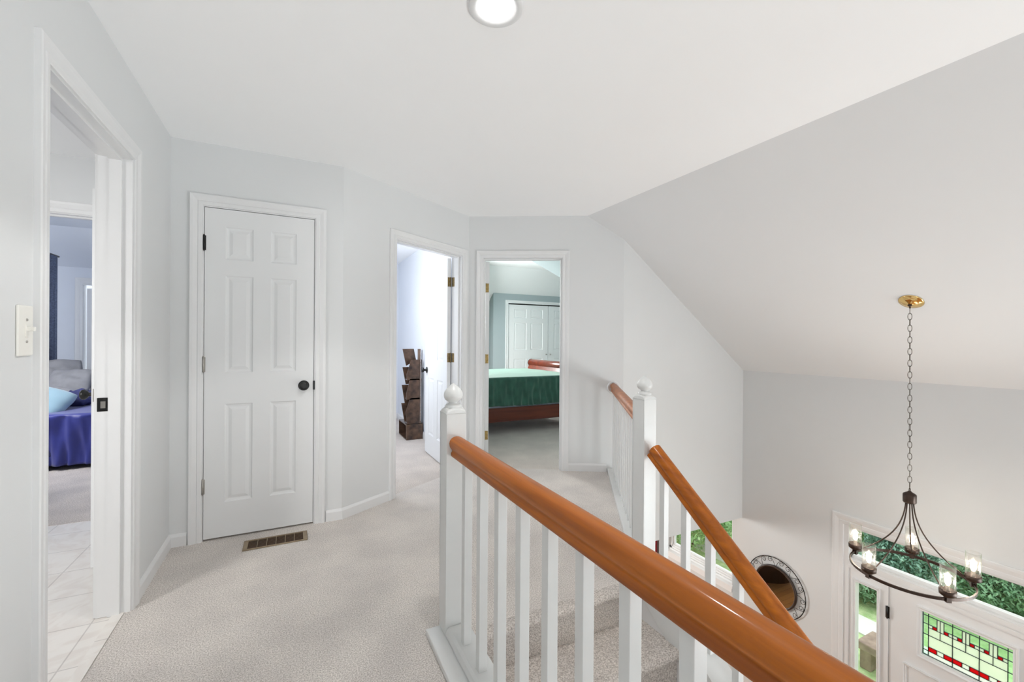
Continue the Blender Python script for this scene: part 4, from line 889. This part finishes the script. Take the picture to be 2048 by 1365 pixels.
# sloping bank behind the drive
mb = MB(); mb.prism([(9.95, GZ+.001), (12, GZ+1.4), (18, GZ+3.4), (30, GZ+4.4), (30, GZ+.001)], -20, 30, f=lambda x, z, y: (x, y, z)); tag(mb.build('hedge_bank', M['cover']), 'bank of dark green ground cover rising behind the driveway', 'bank', None, 'stuff')
t = thing('stone_ledge', 'low brown stone ledge outside the sidelight', 'ledge', (6.7, 2.5, GZ))
mb = MB(); mb.box(6.52, 6.92, 1.8, 3.0, -2.70, -2.60); mb.build('slab', M['stone'], t, bevel=.012)
for y in (2.86, 1.84): mb = MB(); mb.box(6.56, 6.80, y, y+.12, GZ+.001, -2.70); mb.build('support_block', M['stone'], t, bevel=.008)
def foliage(name, c, rx, ry, rz, n, m, label, cat, trunk=None, leaf=.09, group=None, seed=0):
    rnd = random.Random(seed); t_ = thing(name, label, cat, (c[0], c[1], GZ if trunk else c[2]-rz), group)
    mb = MB()
    for k in range(n):
        # leaves in clumps around the crown
        th = rnd.uniform(0, 2*math.pi); ph = math.acos(rnd.uniform(-1, 1)); rr = rnd.uniform(.55, 1.0)
        d = Vector((math.sin(ph)*math.cos(th), math.sin(ph)*math.sin(th), math.cos(ph)))
        lump = 1+.28*noise.noise(d*2.6+Vector((seed, 0, 0)))+.12*noise.noise(d*7)
        p = Vector((c[0]+d.x*rx*rr*lump, c[1]+d.y*ry*rr*lump, c[2]+d.z*rz*rr*lump))
        if p.z < GZ+.05: continue
        q = Matrix.Rotation(rnd.uniform(0, 6.28), 3, 'Z') @ Matrix.Rotation(rnd.uniform(-1.1, 1.1), 3, 'X') @ Matrix.Rotation(rnd.uniform(-.8, .8), 3, 'Y'); L_ = leaf*rnd.uniform(.7, 1.4)
        v = [p+q @ Vector(w_) for w_ in ((0, -L_, 0), (L_*.45, 0, L_*.1), (0, L_, 0), (-L_*.45, 0, L_*.1))]
        mb.add(v, [(0, 1, 2, 3)], None, False)
    o = bpy.data.meshes.new('foliage'); W = ROOT[t_.name].inverted(); o.from_pydata([tuple(W @ v) for v in mb.v], [], mb.f); o.materials.append(m); ob = bpy.data.objects.new('foliage', o); COL.objects.link(ob); ob.parent = t_
    if trunk or True:
        mb = MB(); tr = trunk or .04; zt_ = c[2]+rz*.3
        mb.tube([(c[0], c[1], GZ-.02), (c[0]+.05, c[1]-.04, (GZ+zt_)/2), (c[0], c[1]+.05, zt_)], [tr*1.3, tr, tr*.5], 8)
        for k in range(5):
            a = rnd.uniform(0, 6.28); z_ = c[2]-rz*.5+k*rz*.2; mb.tube([(c[0], c[1], z_), (c[0]+rx*.45*math.cos(a), c[1]+ry*.45*math.sin(a), z_+rz*.3), (c[0]+rx*.85*math.cos(a), c[1]+ry*.85*math.sin(a), z_+rz*.45)], [tr*.5, tr*.3, tr*.12], 6)
        mb.build('trunk', M['bark'], t_)
    return t_
foliage('bush', (7.3, 6.3, -1.72), 1.35, 1.4, 1.12, 22000, M['leaf2'], 'bright green bush close outside the low window beyond the stairs', 'bush', None, .04, seed=2)
foliage('bush', (7.7, 9.9, -1.5), 1.5, 1.3, 1.35, 16000, M['leaf3'], 'darker bush behind the bright green bush at the low window', 'bush', None, .05, seed=3)
foliage('bush', (8.35, 3.75, -2.62), .38, .6, .3, 7000, M['leaf'], 'green shrub seen at the top of the sidelight', 'bush', .02, .03, seed=9)
G = 'shrubs across the driveway'
for (x, y, z, m_, lab, sd) in ((9.25, 4.62, -2.3, 'leaf2', 'light green shrub at the left end of the transom window', 4), (9.2, 3.58, -2.25, 'leaf3', 'blue-green shrub left of the middle of the transom window', 5),
                               (9.25, 2.55, -2.25, 'leaf', 'dense green shrub seen through the transom between the lamp shades', 6), (9.2, 1.55, -2.25, 'leaf3', 'blue-green shrub at the right end of the transom window', 7)):
    foliage('shrub', (x, y, z), .5, .46, .56, 12000, M[m_], lab, 'shrub', .025, .032, G, seed=sd)
